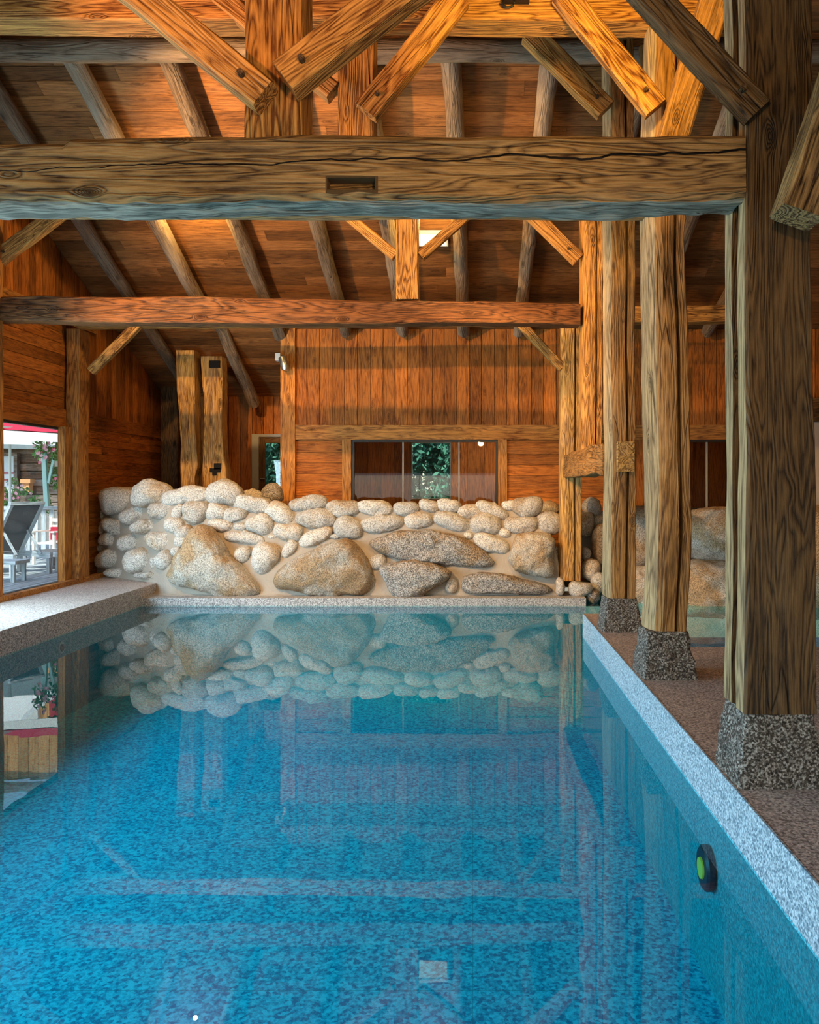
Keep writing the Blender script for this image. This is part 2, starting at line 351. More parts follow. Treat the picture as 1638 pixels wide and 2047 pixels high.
def log(name, label, cat, pts, r, mat, group=None, n=14, sub=8, rough=.014):
    pts = [Vector(p) for p in pts]; P_ = []
    for i in range(len(pts)-1):
        for j in range(sub): P_.append(pts[i].lerp(pts[i+1], j/sub))
    P_.append(pts[-1]); off = Vector((random.uniform(0, 90), random.uniform(0, 90), 3)); v, g, f = [], [], []; ln = 0
    for i, p in enumerate(P_):
        d = (P_[min(i+1, len(P_)-1)]-P_[max(i-1, 0)]).normalized(); sd = d.cross(Vector((0, 0, 1))).normalized(); u = sd.cross(d)
        if i: ln += (p-P_[i-1]).length
        for j in range(n):
            a = 2*math.pi*j/n; rr = r*(1-.12*i/len(P_))*(1+.0*a)+rough*noise.noise(Vector((ln*1.3, math.cos(a)*1.5, math.sin(a)*1.5))+off)*2
            wx = .02*noise.noise(Vector((ln*.8, 5, 5))+off)
            v.append(p+sd*(math.cos(a)*rr+wx)+u*math.sin(a)*rr); g.append(Vector((ln, math.cos(a)*r, math.sin(a)*r))+off)
    m = len(P_)-1
    f = [(i*n+j, i*n+(j+1) % n, (i+1)*n+(j+1) % n, (i+1)*n+j) for i in range(m) for j in range(n)]+[tuple(range(n))[::-1], tuple(m*n+j for j in range(n))]
    o = link(name, v, f, mat, None, g, random.random(), 50); tag(o, label, cat, group); return recentre(o)

def boards(mb, O, U, V, Nn, u0, u1, v0, v1, bw, run='u', th=.025, gap=.006, maxlen=None, vtop=None):
    """boards on the plane O + u*U + v*V facing Nn; run = direction boards run along"""
    O, U, V, Nn = Vector(O), Vector(U).normalized(), Vector(V).normalized(), Vector(Nn).normalized()
    a0, a1, b0, b1 = (u0, u1, v0, v1) if run == 'u' else (v0, v1, u0, u1)
    b = b0
    while b < b1-1e-4:
        be = min(b+bw*random.uniform(.93, 1.07), b1)
        if b1-be < bw*.25: be = b1
        top = a1
        cuts = [a0]
        if maxlen:
            c = a0+random.uniform(.3, 1)*maxlen
            while c < a1-.4: cuts.append(c); c += maxlen*random.uniform(.7, 1.2)
        cuts.append(a1)
        dz = random.uniform(0, .004)
        for c0, c1 in zip(cuts[:-1], cuts[1:]):
            def q(aa, bb, nn):
                if vtop and run == 'v' and aa == c1 and c1 == cuts[-1]: aa = min(aa, vtop(bb))
                return O+(U*aa+V*bb if run == 'u' else U*bb+V*aa)+Nn*nn
            g = gap/2; e = .0015
            if vtop and run == 'v' and (vtop(b) < c0+.05 or vtop(be) < c0+.05): continue
            pts = [q(c0+e, b+g, -th), q(c1-e, b+g, -th) if not(vtop and run == 'v' and c1 == cuts[-1]) else q(c1, b+g, -th),
                   q(c1-e, be-g, -th) if not(vtop and run == 'v' and c1 == cuts[-1]) else q(c1, be-g, -th), q(c0+e, be-g, -th)]
            mb.hexa(pts+[p+Nn*(th+dz) for p in pts], 0)
        b = be
    return mb
def backing(mb, O, U, V, Nn, u0, u1, v0, v1, d=.04, th=.03):
    O, U, V, Nn = Vector(O), Vector(U).normalized(), Vector(V).normalized(), Vector(Nn).normalized()
    p = [O+U*a+V*b-Nn*(d+th) for a, b in ((u0, v0), (u1, v0), (u1, v1), (u0, v1))]; mb.hexa(p+[q+Nn*th for q in p], 0, 0.0)

# ------------------------------------------------------------ pool, deck, floor
XL, XR, ZW = -5.22, 1.397, -.286
YB = 13.05
mb = MB(); mb.box(XL-.3, 8.2, -2, 16, -1.45, -1.35); o = mb.build('pool_floor', G_POOL); struct(o, 'blue speckled floor of the swimming pool', 'pool floor')
mb = MB()
mb.box(XL-.3, XL, -2, YB, -1.35, -.30); mb.box(XR, 8.2, -2, 8.17, -1.35, -.30); mb.box(XR, 2.05, 8.17, 10.3, -1.35, -.30); mb.box(XL-.3, 1.80, YB-.02, 13.7, -1.35, -.30)
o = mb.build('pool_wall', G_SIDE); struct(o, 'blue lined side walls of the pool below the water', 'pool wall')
def slab(name, rects, z0, z1, mat, label, cat='deck'):
    m_ = MB()
    for r in rects: m_.box(*r, z0, z1)
    return struct(m_.build(name, mat), label, cat)
slab('pool_deck', [(-6.75, XL, -2, YB), (-6.75, XL, YB, 15.3)], -.30, 0, G_DECK, 'speckled granite deck along the glazed left side of the pool')
slab('pool_deck', [(XR, 8.2, -2, 8.17), (XR, 2.05, 8.17, 10.3)], -.30, 0, G_DECK, 'speckled granite deck carrying the timber posts right of the pool')
slab('pool_kerb', [(XL, 1.79, YB-.12, 13.8)], -.30, -.165, G_COPING, 'low speckled granite kerb at the foot of the rock wall', 'kerb')
slab('pool_kerb', [(XR-.012, XR, -2, 10.3)], -.30, .002, G_KERB, 'pale granite edge of the right pool deck above the water', 'kerb')
wv, wf = [], []
for (x0, x1, y0, y1) in ((XL, XR-.012, -2, 10.3), (XL, 8.2, 10.3, YB-.12), (2.05, 8.2, 8.17, 10.3), (1.79, 8.2, YB-.12, 15.2)):
    k = len(wv); wv += [(x0, y0, ZW), (x1, y0, ZW), (x1, y1, ZW), (x0, y1, ZW)]; wf.append((k, k+1, k+2, k+3))
wat = bpy.data.meshes.new('water'); wat.from_pydata(wv, [], wf); wat.materials.append(WATER)
o = bpy.data.objects.new('pool_water', wat); C.objects.link(o); tag(o, 'still clear blue pool water mirroring the rock wall', 'water', kind='stuff')

mb = MB(); mb.box(-6.60, -6.49, -2, 14.6, 0, .075); struct(mb.build('baseboard_left', W_TRIM), 'low brown wooden rail along the foot of the left wall', 'baseboard')
mb = MB(); mb.box(-6.85, -6.60, -2, 15.3, 0.001, .03); struct(mb.build('window_sill', G_KERB), 'pale stone sill under the patio window', 'sill')

# ------------------------------------------------------------ roof
RY, RZ, SL = 9.76, 7.0, .42
def roofz(Y): return RZ-SL*(Y-RY) if Y > RY else RZ-SL*(RY-Y)
sd_ = Vector((0, 1, -SL)).normalized(); nn_ = Vector((0, -SL, -1)).normalized()
mb = MB(); O = (0, RY, RZ); boards(mb, O, (1, 0, 0), sd_, nn_, -6.95, 8.2, 0, 9.3, .235, 'u', .03, .007, 4.2)
backing(mb, O, (1, 0, 0), sd_, nn_, -7.3, 8.4, -.1, 9.6)
struct(mb.build('ceiling', W_ROOF), 'brown plank roof lining sloping down to the back', 'ceiling')
sd2 = Vector((0, -1, -SL)).normalized(); nn2 = Vector((0, SL, -1)).normalized()
mb = MB(); boards(mb, O, (1, 0, 0), sd2, nn2, -6.95, 8.2, 0, 12.6, .24, 'u', .03, .007, 4.2); backing(mb, O, (1, 0, 0), sd2, nn2, -7.3, 8.4, -.1, 12.9)
struct(mb.build('ceiling', W_ROOF), 'plank roof lining of the front roof slope', 'ceiling')

# ------------------------------------------------------------ back walls
YC, YR = 15.5, 17.9
xc0 = (563-VX)/F*YC
def zc(y): return CAMZ-(y-VY)/F*YC
def xcc(x): return (x-VX)/F*YC
# central gable wall
mb = MB(); Oc = (0, YC, 0); U, V, Nn = (1, 0, 0), (0, 0, 1), (0, -1, 0)
zt = roofz(YC)-.02; zh0, zh1 = zc(879), zc(850)
boards(mb, Oc, U, V, Nn, xcc(590), 8.1, zh1-.02, zt, .235, 'v', .03, .012)
w1a, w1b, wz = xcc(703), xcc(996), zc(1020)
w3a, w3b = xcc(1372), xcc(1462)
for (a, b) in ((xcc(590), w1a-.16), (w1b+.16, xcc(1262)), (w3b, 8.1)): boards(mb, Oc, U, V, Nn, a, b, 0, zh0, .20, 'u', .03, .008)
boards(mb, Oc, U, V, Nn, w1a-.16, w1b+.16, 0, wz, .20, 'u', .03, .008)
boards(mb, Oc, U, V, Nn, xcc(1262), w3b, 0, wz, .20, 'u', .03, .008)
boards(mb, Oc, U, V, Nn, xcc(1262), w3a, wz, zh0, .30, 'v', .03, .008)
for (a, b, c, d) in ((xcc(580), 8.1, zh0, zt), (xcc(580), w1a, 0, zh0), (w1b, w3a, 0, zh0), (w1a, w1b, 0, wz), (w3a, w3b, 0, wz), (w3b, 8.1, 0, zh0)): backing(mb, Oc, U, V, Nn, a, b, c, d)
mb.box(xcc(565), xcc(567), YC+.02, YR, 0, zt-.4, 2)
struct(mb.build('wall_back', W_WALL), 'orange brown board wall behind the rocks with a long window', 'wall')
def trimbar(n_, label, x0, x1, y0, y1, z0, z1, along, mat=W_TRIM):
    m_ = MB(); m_.box(x0, x1, y0, y1, z0, z1, along); return struct(m_.build(n_, mat), label, 'trim')
trimbar('trim_1', 'wide horizontal header board above the long back window', xcc(592), 8.1, YC-.07, YC-.001, zh0, zh1, 0)
trimbar('trim_2', 'corner post board at the left end of the central back wall', xcc(563), xcc(592), YC-.09, YC+.05, 0, zt, 2)
trimbar('trim_3', 'upright board left of the long back window', w1a-.17, w1a, YC-.06, YC-.001, 0, zh0, 2)
trimbar('trim_4', 'upright board right of the long back window', w1b, w1b+.17, YC-.06, YC-.001, 0, zh0, 2)
def window(n_, label, x0, x1, z0, z1, Y, mull, mat, fw=.045, dpt=.08):
    e = empty(n_, (x0, Y, z0)); struct(e, label, 'window')
    f = MB(); f.box(x0, x1, Y-.02, Y+dpt, z1-fw, z1); f.box(x0, x1, Y-.02, Y+dpt, z0, z0+fw); f.box(x0, x0+fw, Y-.02, Y+dpt, z0+fw, z1-fw); f.box(x1-fw, x1, Y-.02, Y+dpt, z0+fw, z1-fw)
    f.build('window_frame', mat, e)
    xs = [x0+fw]+list(mull)+[x1-fw]
    for m_ in mull:
        q = MB(); q.box(m_-.012, m_+.012, Y-.005, Y+.05, z0+fw, z1-fw); q.build('mullion', FRAME_GY, e)
    for a, b in zip(xs[:-1], xs[1:]):
        g = MB(); g.box(a+.012, b-.012, Y+.02, Y+.026, z0+fw, z1-fw); g.build('pane', GLASS, e)
    return e
window('window_1', 'long dark framed window behind the rock wall showing trees', w1a, w1b, wz, zh0, YC, (xcc(806), xcc(918)), FRAME_DK)
window('window_2', 'dark window in the back wall seen between the right posts', w3a, w3b+.05, wz, zh0, YC, (xcc(1414),), FRAME_DK)
# recess / corridor wall with openings
def zr(y): return CAMZ-(y-VY)/F*YR
def xr(x): return (x-VX)/F*YR
mb = MB(); Orr = (0, YR, 0); ztr = roofz(YR)-.02
dA, dB, dZ = xr(505), xr(576), zr(868)
hA, hB, hZ0, hZ1 = xr(823), xr(902), zr(998), zr(884)
boards(mb, Orr, U, V, Nn, -6.75, dA, 0, ztr, .235, 'v', .03, .012)
boards(mb, Orr, U, V, Nn, dA, dB, dZ, ztr, .235, 'v', .03, .012)
boards(mb, Orr, U, V, Nn, dB, hA, 0, ztr, .30, 'v', .03, .008)
boards(mb, Orr, U, V, Nn, hA, hB, hZ1, ztr, .235, 'v', .03, .012)
boards(mb, Orr, U, V, Nn, hA, hB, 0, hZ0, .235, 'v', .03, .012)
boards(mb, Orr, U, V, Nn, hB, 8.1, 0, ztr, .35, 'v', .03, .008)
for (a, b, c, d) in ((-6.8, dA, 0, ztr), (dA, dB, dZ, ztr), (dB, hA, 0, ztr), (hA, hB, hZ1, ztr), (hA, hB, 0, hZ0), (hB, 8.1, 0, ztr)): backing(mb, Orr, U, V, Nn, a, b, c, d)
struct(mb.build('wall_rear', W_WALL), 'dark shaded board wall of the recess behind the rocks', 'wall')
e = window('window_3', 'small clear corridor window with green trees outside', hA, hB, hZ0, hZ1, YR, (), FRAME_GY, .02)
mb = MB(); mb.box(-6.8, 8.1, 13.8, YR, -.1, -.003); struct(mb.build('floor', simple('corridor floor', (.16, .10, .06), .6, .003)), 'brown floor behind the rock wall', 'floor')
# door in the recess
e = empty('door_1', (dA, YR, 0)); struct(e, 'glazed door in a pale grey frame at the back of the recess', 'door')
f = MB(); f.box(dA, dA+.15, YR-.06, YR+.05, 0, dZ); f.box(dB-.1, dB, YR-.06, YR+.05, 0, dZ); f.box(dA+.15, dB-.1, YR-.06, YR+.05, dZ-.06, dZ); f.build('door_frame', FRAME_GY, e)
f = MB(); gx0, gx1, gz = xr(531), dB-.14, zr(886)
f.box(dA+.15, gx0, YR-.03, YR+.03, .02, dZ-.06, 2); f.box(gx1, dB-.1, YR-.03, YR+.03, .02, dZ-.06, 2); f.box(gx0, gx1, YR-.03, YR+.03, gz, dZ-.06); f.box(gx0, gx1, YR-.03, YR+.03, .02, .3); leaf = f.build('door_leaf', W_DARK, e)
f = MB(); f.box(gx0, gx1, YR, YR+.006, .3, gz); f.build('pane', GLASS, leaf)
f = MB(); kp = P(522, 957, YR-.05); f.tube([kp, kp+Vector((0, -.05, 0)), kp+Vector((.09, -.05, 0))], .012, 8); f.build('door_handle', STEEL, leaf)

# ------------------------------------------------------------ left wall
XW = -6.75
def zl(Y, y): return CAMZ-(y-VY)/F*Y
mb = MB(); Ol = (XW, 0, 0); Ul, Nl = (0, 1, 0), (1, 0, 0)
vt = lambda Y: roofz(Y)-.02
boards(mb, Ol, Ul, V, Nl, -2, 13.45, 4.42, 8, .20, 'v', .03, .008, None, vt)
boards(mb, Ol, Ul, V, Nl, -2, 11.4, 2.85, 4.42, .20, 'u', .03, .008, 4)
boards(mb, Ol, Ul, V, Nl, 11.4, 13.95, 2.85, 4.3, .19, 'u', .03, .008)
boards(mb, Ol, Ul, V, Nl, 13.5, YR, 2.85, 8, .20, 'v', .03, .008, None, vt)
boards(mb, Ol, Ul, V, Nl, 13.48, YR, 0, 2.63, .13, 'u', .03, .005, 2.0)
backing(mb, Ol, Ul, V, Nl, 13.48, YR, 0, 2.63)
# gable backing, a closed board behind the planks
for (a, b) in ((-2, RY), (RY, YR)):
    p = [(XW-.07, a, 2.6), (XW-.07, b, 2.6), (XW-.07, b, roofz(b)), (XW-.07, a, roofz(a))]; mb.hexa(p+[(q[0]+.03, q[1], q[2]) for q in p], 0, 0)
struct(mb.build('wall_left', W_WALL), 'reddish brown board wall along the left side above the windows', 'wall')
trimbar('trim_5', 'wide lintel board above the patio window', XW-.02, XW+.06, -2, 13.5, 2.56, 2.86, 1, W_WALL)
trimbar('trim_6', 'horizontal board on the left wall above the recess siding', XW, XW+.05, 13.9, YR, 2.62, 2.86, 1, W_WALL)
trimbar('trim_7', 'upper horizontal rail on the left gable boards', XW, XW+.07, 10.9, 14.6, 4.3, 4.44, 1)
# glazed openings of the left wall: the patio window in view and the ones nearer the eye
def sidewindow(n_, label, y0, y1, z0, z1):
    e = empty(n_, (XW, y0, z0)); struct(e, label, 'window'); f = MB(); fw = .05; d0, d1 = XW-.05, XW+.03
    f.box(d0, d1, y0, y1, z1-fw, z1, 1); f.box(d0, d1, y0, y1, z0, z0+.025, 1); f.box(d0, d1, y0, y0+fw, z0+.025, z1-fw, 2); f.box(d0, d1, y1-fw, y1, z0+.025, z1-fw, 2); f.build('window_frame', FRAME_DK, e)
    g = MB(); g.box(XW-.013, XW-.007, y0+fw, y1-fw, z0+.025, z1-fw); g.build('pane', GLASS, e)
sidewindow('window_4', 'tall patio window at the left with sun loungers outside', 11.42, 13.5, .03, 2.57)
sidewindow('window_5', 'tall window in the left wall nearer the viewer', 9.3, 11.1, .03, 2.57)
mb = MB(); mb.box(XW-.12, XW+.0, 11.1, 11.42, 0, 2.6, 2); struct(mb.build('wall_left', W_WALL), 'strip of the left wall between the two tall windows', 'wall')
mb = MB(); mb.box(XW+.03, XW+.14, 13.30, 13.52, .03, 2.57, 2); struct(mb.build('trim_8', W_TRIM), 'dark reveal board between patio window and wall post', 'trim')
# right side
mb = MB(); boards(mb, (8.1, 0, 0), (0, 1, 0), V, (-1, 0, 0), -2, YR, 0, 8, .24, 'v', .03, .008, None, vt)
for (a, b) in ((-2, RY), (RY, YR)):
    p = [(8.15, a, 0), (8.15, b, 0), (8.15, b, roofz(b)), (8.15, a, roofz(a))]; mb.hexa(p+[(q[0]+.03, q[1], q[2]) for q in p], 0, 0)
struct(mb.build('wall_right', W_WALL), 'board wall on the far right', 'wall')
mb = MB(); p0, p1 = P(1580, 1015, 15.3), P(1760, 843, 15.3); mb.box(p0.x, p1.x, 15.3, 15.36, p0.z, p1.z); struct(mb.build('wall_panel', CREAM), 'cream plaster panel at the right picture edge', 'wall panel')
mb = MB(); p0, p1 = P(1575, 843, 15.25), P(1760, 795, 15.25); mb.box(p0.x, p1.x, 15.22, 15.36, p0.z, p1.z); struct(mb.build('trim_9', W_DARK), 'dark lintel over the cream panel', 'trim')

# ------------------------------------------------------------ rafters
zs = -.17
def raf(X0, X1, Ya, Yb, r=.12): return [(X0+(X1-X0)*k/3, Ya+(Yb-Ya)*k/3, roofz(Ya+(Yb-Ya)*k/3)+zs) for k in range(4)]
rl = [(-6.0, -6.0, 17.3, 'leftmost log rafter, close to the left gable wall'), (-4.80, -4.60, 0, 'pale log rafter hanging lowest, its round end over the recess'),
      (-3.66, -3.62, 15.5, 'third log rafter from the left, ending at the corner of the back wall'), (-2.42, -2.36, 15.36, 'fourth log rafter from the left, left of the king posts'),
      (-1.32, -1.30, 15.36, 'log rafter directly behind the king posts'), (-.25, -.16, 15.36, 'pale knotty log rafter right of the king posts'),
      (.93, .86, 15.36, 'dark log rafter behind the bright diagonal brace'), (2.1, 2.1, 15.36, 'log rafter behind the row of tall posts'),
      (3.35, 3.3, 15.36, 'grey log rafter just right of the slender posts'), (4.75, 4.4, 15.36, 'log rafter seen left of the dark front post')]
for X0, X1, ye, lab in rl:
    if ye == 0: pts = [Vector((X0, 9.7, roofz(9.7)+zs)), Vector((-4.83, 14.5, roofz(14.5)+zs)), P(443, 655, 15.5)+Vector((0, 0, 0)), P(508, 808, 17.3)]
    else: pts = raf(X0, X1, 9.7, ye)
    log('log_rafter', lab, 'rafter', pts, .125, W_LOG, 'log rafters under the roof boards')
o = log('ridge_purlin', 'long grey purlin log under the roof ridge', 'purlin', [(-6.8, 9.72, 6.94-.17), (0, 9.7, 6.86-.12), (7.9, 9.7, 6.86-.12)], .14, W_LOG, sub=14)

# ------------------------------------------------------------ timber frame
KG, BG, PG = 'king posts over the tie beams', 'diagonal braces of the roof trusses', 'timber posts along the right of the pool'
# big near tie beam with a mortise
Xa, Xb = -4.6, (1488-VX)/F*4.4
def bigfn(loc, L, x, y):
    wx = Xa+loc.x
    if wx < (138-VX)/F*4.4 and y > .3: loc.z -= .028
    mx0, mx1, mz0, mz1 = (652-VX)/F*4.37, (752-VX)/F*4.37, CAMZ-(381-VY)/F*4.37, CAMZ-(350-VY)/F*4.37
    zz = 3.29+loc.z
    if x > .35 and False: pass
    # underside: worn wany edge
    if y < -.40: loc.z += .02*noise.noise(Vector((wx*2.2, x*3, 1)))+.012*noise.noise(Vector((wx*9, x*6, 4)))
    return loc
zb0, zb1 = CAMZ-(405-VY)/F*4.37, CAMZ-(274-VY)/F*4.37
BX = timber('tie_beam', (Xa, 4.53, (zb0+zb1)/2), (Xb, 4.53, (zb0+zb1)/2+.015), .32, zb1-zb0, W_BEAM, wob=.012, rough=.006, seg=.035, fn=bigfn, cham=.03)
tag(BX, 'massive weathered tie beam nearest the viewer with a rectangular mortise', 'tie beam'); 
of = BX['off']; BX.data.materials[0] = wood('weathered split beam wood', (.055, .023, .008), (.52, .30, .11), .2, 1.1, 9, .2, (.34, .22, .12), split=(of[0], of[2], .020, -.045, 1.2))
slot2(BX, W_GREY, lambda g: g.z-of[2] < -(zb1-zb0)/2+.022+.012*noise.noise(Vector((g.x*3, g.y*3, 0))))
# cut the mortise and the edge notch into the beam
cut = MB(); a_, b_ = P(654, 379, 4.37), P(750, 355, 4.37); cut.box(a_.x, b_.x, 4.2, 4.47, a_.z, b_.z); cu = cut.build('cutter', HOLE_SHADE)
mod = BX.modifiers.new('mortise', 'BOOLEAN'); mod.object = cu; mod.operation = 'DIFFERENCE'; mod.solver = 'EXACT'
dg = bpy.context.evaluated_depsgraph_get(); newme = bpy.data.meshes.new_from_object(BX.evaluated_get(dg), preserve_all_data_layers=True, depsgraph=dg)
BX.modifiers.clear(); BX.data = newme; bpy.data.objects.remove(cu); recentre(BX)
T('tie_beam', 'second tie beam, mostly hidden behind the massive near beam', 'tie beam', (XW, 6.95, 4.06), (1.6, 6.95, 4.06), .3, .32, W_BEAM)
def sag(t): return (1, 1+.12*math.sin(t*5), 0, 0)
z4a, z4b = P(0, 645, 11.3).z, P(0, 594, 11.3).z
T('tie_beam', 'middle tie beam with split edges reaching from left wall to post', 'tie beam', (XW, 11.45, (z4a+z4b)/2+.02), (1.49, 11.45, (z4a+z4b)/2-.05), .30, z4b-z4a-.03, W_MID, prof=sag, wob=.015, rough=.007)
T('tie_beam', 'far tie beam just beneath the middle one, close to the back wall', 'tie beam', (-6.5, 13.5, P(0, 632, 13.35).z-.03), (4.3, 13.5, P(0, 622, 13.35).z-.02), .28, .27, W_BRACE, wob=.01)
# collar beam of the second truss
T('collar_beam', 'golden collar beam along the top edge of the picture', 'collar beam', (XW, 6.95, P(0, 8, 6.8).z+.02), (2.25, 6.95, P(0, 8, 6.8).z+.02), .28, .27, W_BRACE, wob=.01)
T('collar_beam', 'short horizontal beam above the third post near the ridge', 'collar beam', P(1222, 66, 9.1), P(1400, 45, 9.1), .26, .25, W_POST)
# king posts
T('king_post', 'thick carved king post on the near tie beam', 'king post', (-1.075, 4.55, zb1-.02), (-1.075, 4.55, 4.70), .31, .30, W_BRACE, up=(0, 1, 0), wob=.006, group=KG)
T('king_post', 'golden king post on the second tie beam', 'king post', (-.975, 6.95, 4.2), (-.975, 6.95, 5.7), .30, .28, W_BRACE, up=(0, 1, 0), group=KG)
T('king_post', 'short far king post on the middle tie beam', 'king post', (-.90, 11.45, z4b-.02), (-.90, 11.45, 5.7), .305, .26, W_BRACE, up=(0, 1, 0), group=KG)
# braces
def brace(lab, x0, y0, x1, y1, Y, w, d=.14, mat=W_BRACE, Y1=None, peg=True):
    a, b = P(x0, y0, Y), P(x1, y1, Y1 or Y)
    o = T('brace', lab, 'brace', a, b, w, d, mat, up=(0, 1, 0), group=BG, wob=.006, rough=.005, seg=.05, cham=.015)
    if peg:
        q = MB(); pp = P(x1+(x0-x1)*.13, y1+(y0-y1)*.13, Y); q.tube([pp+Vector((0, -d/2-.035, 0)), pp+Vector((0, .0, 0))], [.018, .022], 8); q.build('wooden_peg', W_DARK, o)
        o.children[0].matrix_parent_inverse = o.matrix_world.inverted() if False else Matrix.Translation(-o.location)
    return o
brace('reddish brace running down left onto the thick near king post', 215, -62, 532, 196, 4.32, .165)
brace('reddish brace running down right onto the thick near king post', 868, -60, 572, 165, 4.32, .19, .16)
brace('pale notched brace left of the golden second king post', 440, -4, 668, 186, 6.86, .16)
brace('bright golden brace running down onto the golden second king post', 917, -5, 732, 226, 6.70, .21, .12)
brace('bright golden brace running down to the second tall post', 1123, -14, 1312, 218, 6.68, .20, .12)
brace('dim brace of the third truss ending at the third tall post', 1060, 66, 1212, 220, 8.85, .235, .14)
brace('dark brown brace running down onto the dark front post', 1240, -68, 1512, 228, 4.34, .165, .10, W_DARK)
brace('small brace left of the short far king post', 635, 382, 791, 512, 11.4, .14, .12, peg=False)
brace('small brace right of the short far king post', 985, 382, 841, 512, 11.4, .14, .12, peg=False)
brace('brace at the far left rising from the wall post', 120, 425, -4, 518, 11.4, .22, .14)
brace('brace rising from the slim post to the roof, left of it', 1000, 365, 1156, 520, 11.4, .20, .13)
brace('slender brace from the left wall post up to the far tie beam', 276, 648, 182, 742, 13.45, .15, .12, peg=False)
brace('slender brace from the far right post up to the far tie beam', 1040, 648, 1124, 736, 13.4, .14, .12, peg=False)
brace('split strut leaning against the second tall post', 1434, -14, 1338, 300, 6.55, .24, .2, W_POST, peg=False)
brace('broad leaning strut at the right picture edge', 1722, 60, 1592, 436, 4.1, .215, .22, W_BEAM, peg=False)
brace('slim brace behind the leaning strut, high on the right', 1290, 95, 1322, 300, 8.9, .14, .12, W_POST, peg=False)

# posts with slots, each standing on a rough plinth
def post(lab, x0, x1, Y, dep, zb, zt_, mat, sect, sap_lit=None, prof=None, wob=.012, rough=.008, name='timber_post'):
    """x0,x1 metres; grows upward; section fractions: u to the right (+X), v towards the viewer is negative Y"""
    a = Vector(((x0+x1)/2, Y+dep/2, zb)); b = Vector(((x0+x1)/2, Y+dep/2, zt_))
    # axis up, up-hint +Y: side = d x up = z cross y = -x ; keep u mirrored
    s2 = [(-p[0], p[1]) for p in sect]
    o = timber(name, a, b, x1-x0, dep, mat, up=(0, 1, 0), sect=s2, prof=prof, wob=wob, rough=rough, seg=.06)
    if sap_lit is not None:
        of = o['off']; ww = (x1-x0)/2; slot2(o, W_SAP_LIT, lambda g: g.y-of[1] > ww*(1-sap_lit))
    tag(o, lab, 'post', PG); return recentre(o)
# section corners u:-.5 left .. .5 right ; v:-.5 near .. .5 far
slot_front = [(-.5, -.30), (-.38, -.46), (-.25, -.5), (.12, -.5), (.12, -.28), (.22, -.28), (.22, -.5), (.47, -.5), (.5, -.46), (.5, .5), (-.5, .5)]
slot_left = [(-.5, -.46), (-.46, -.5), (.48, -.5), (.5, -.47), (.5, .5), (-.5, .5), (-.5, .12), (-.2, .12), (-.2, -.12), (-.5, -.12)]
waney = [(-.5, .1), (-.5, -.22), (-.36, -.42), (-.18, -.5), (.16, -.5), (.16, -.25), (.26, -.25), (.26, -.5), (.47, -.5), (.5, -.45), (.5, .5), (-.5, .5)]
def pr1(t):
    k = 1.10-.10*min(1, t*2.2); return (k, 1, .0, 0)
post('huge dark front post with a deep slot in its left side', 1.452, 1.815, 4.37, .36, .385, 4.66, W_DARK, slot_left, sap_lit=.06, wob=.01, rough=.006, prof=lambda t: (1.07-.09*min(1, t*2), 1, -.012+.012*min(1, t*2), 0))  # dark front and pale left face have shade and daylight painted in
post('second tall post, bulging and pale towards its foot, with a dark split', 1.478, 1.778, 6.82, .38, .39, 5.7, W_POST, waney, sap_lit=.40, wob=.03, rough=.014)
post('third tall post with a straight groove, a beam end let into it', 1.490, 1.790, 9.02, .38, .36, 6.6, W_POST, slot_front, sap_lit=.42, wob=.014)
post('slim post standing on the sloping timber behind the third post', 1.515, 1.79, 11.3, .42, 2.09, 5.95, W_BRACE, slot_front, wob=.012)
post('short far post rising from the right end of the rock wall', 1.435, 1.775, 13.32, .36, .06, 4.25, W_CARVED, slot_front, wob=.014)
post('left wall post at the near side of the patio window', -6.72, -6.505, 11.05, .33, 0, 6.25, W_TRIM, [(-.5, -.5), (.5, -.5), (.5, .5), (-.5, .5)], wob=.01)
post('left wall post between the patio window and the recess', -6.72, -6.50, 13.55, .35, 0, 4.2, W_TRIM, [(-.5, -.5), (.5, -.5), (.5, .5), (-.5, .5)], wob=.012)
o = T('sill_timber', 'short weathered timber linking the third post to the far post', 'beam', (1.63, 9.39, 1.92), (1.61, 13.33, 1.92), .28, .36, W_POST, wob=.02, rough=.01)
q = MB(); q.box(1.585, 1.765, 8.93, 9.1, 1.76, 2.09, 1); k = q.build('beam_end', W_CARVED, o); tag(k, 'sawn beam end showing growth rings')
k.matrix_parent_inverse = Matrix.Translation(-o.location)
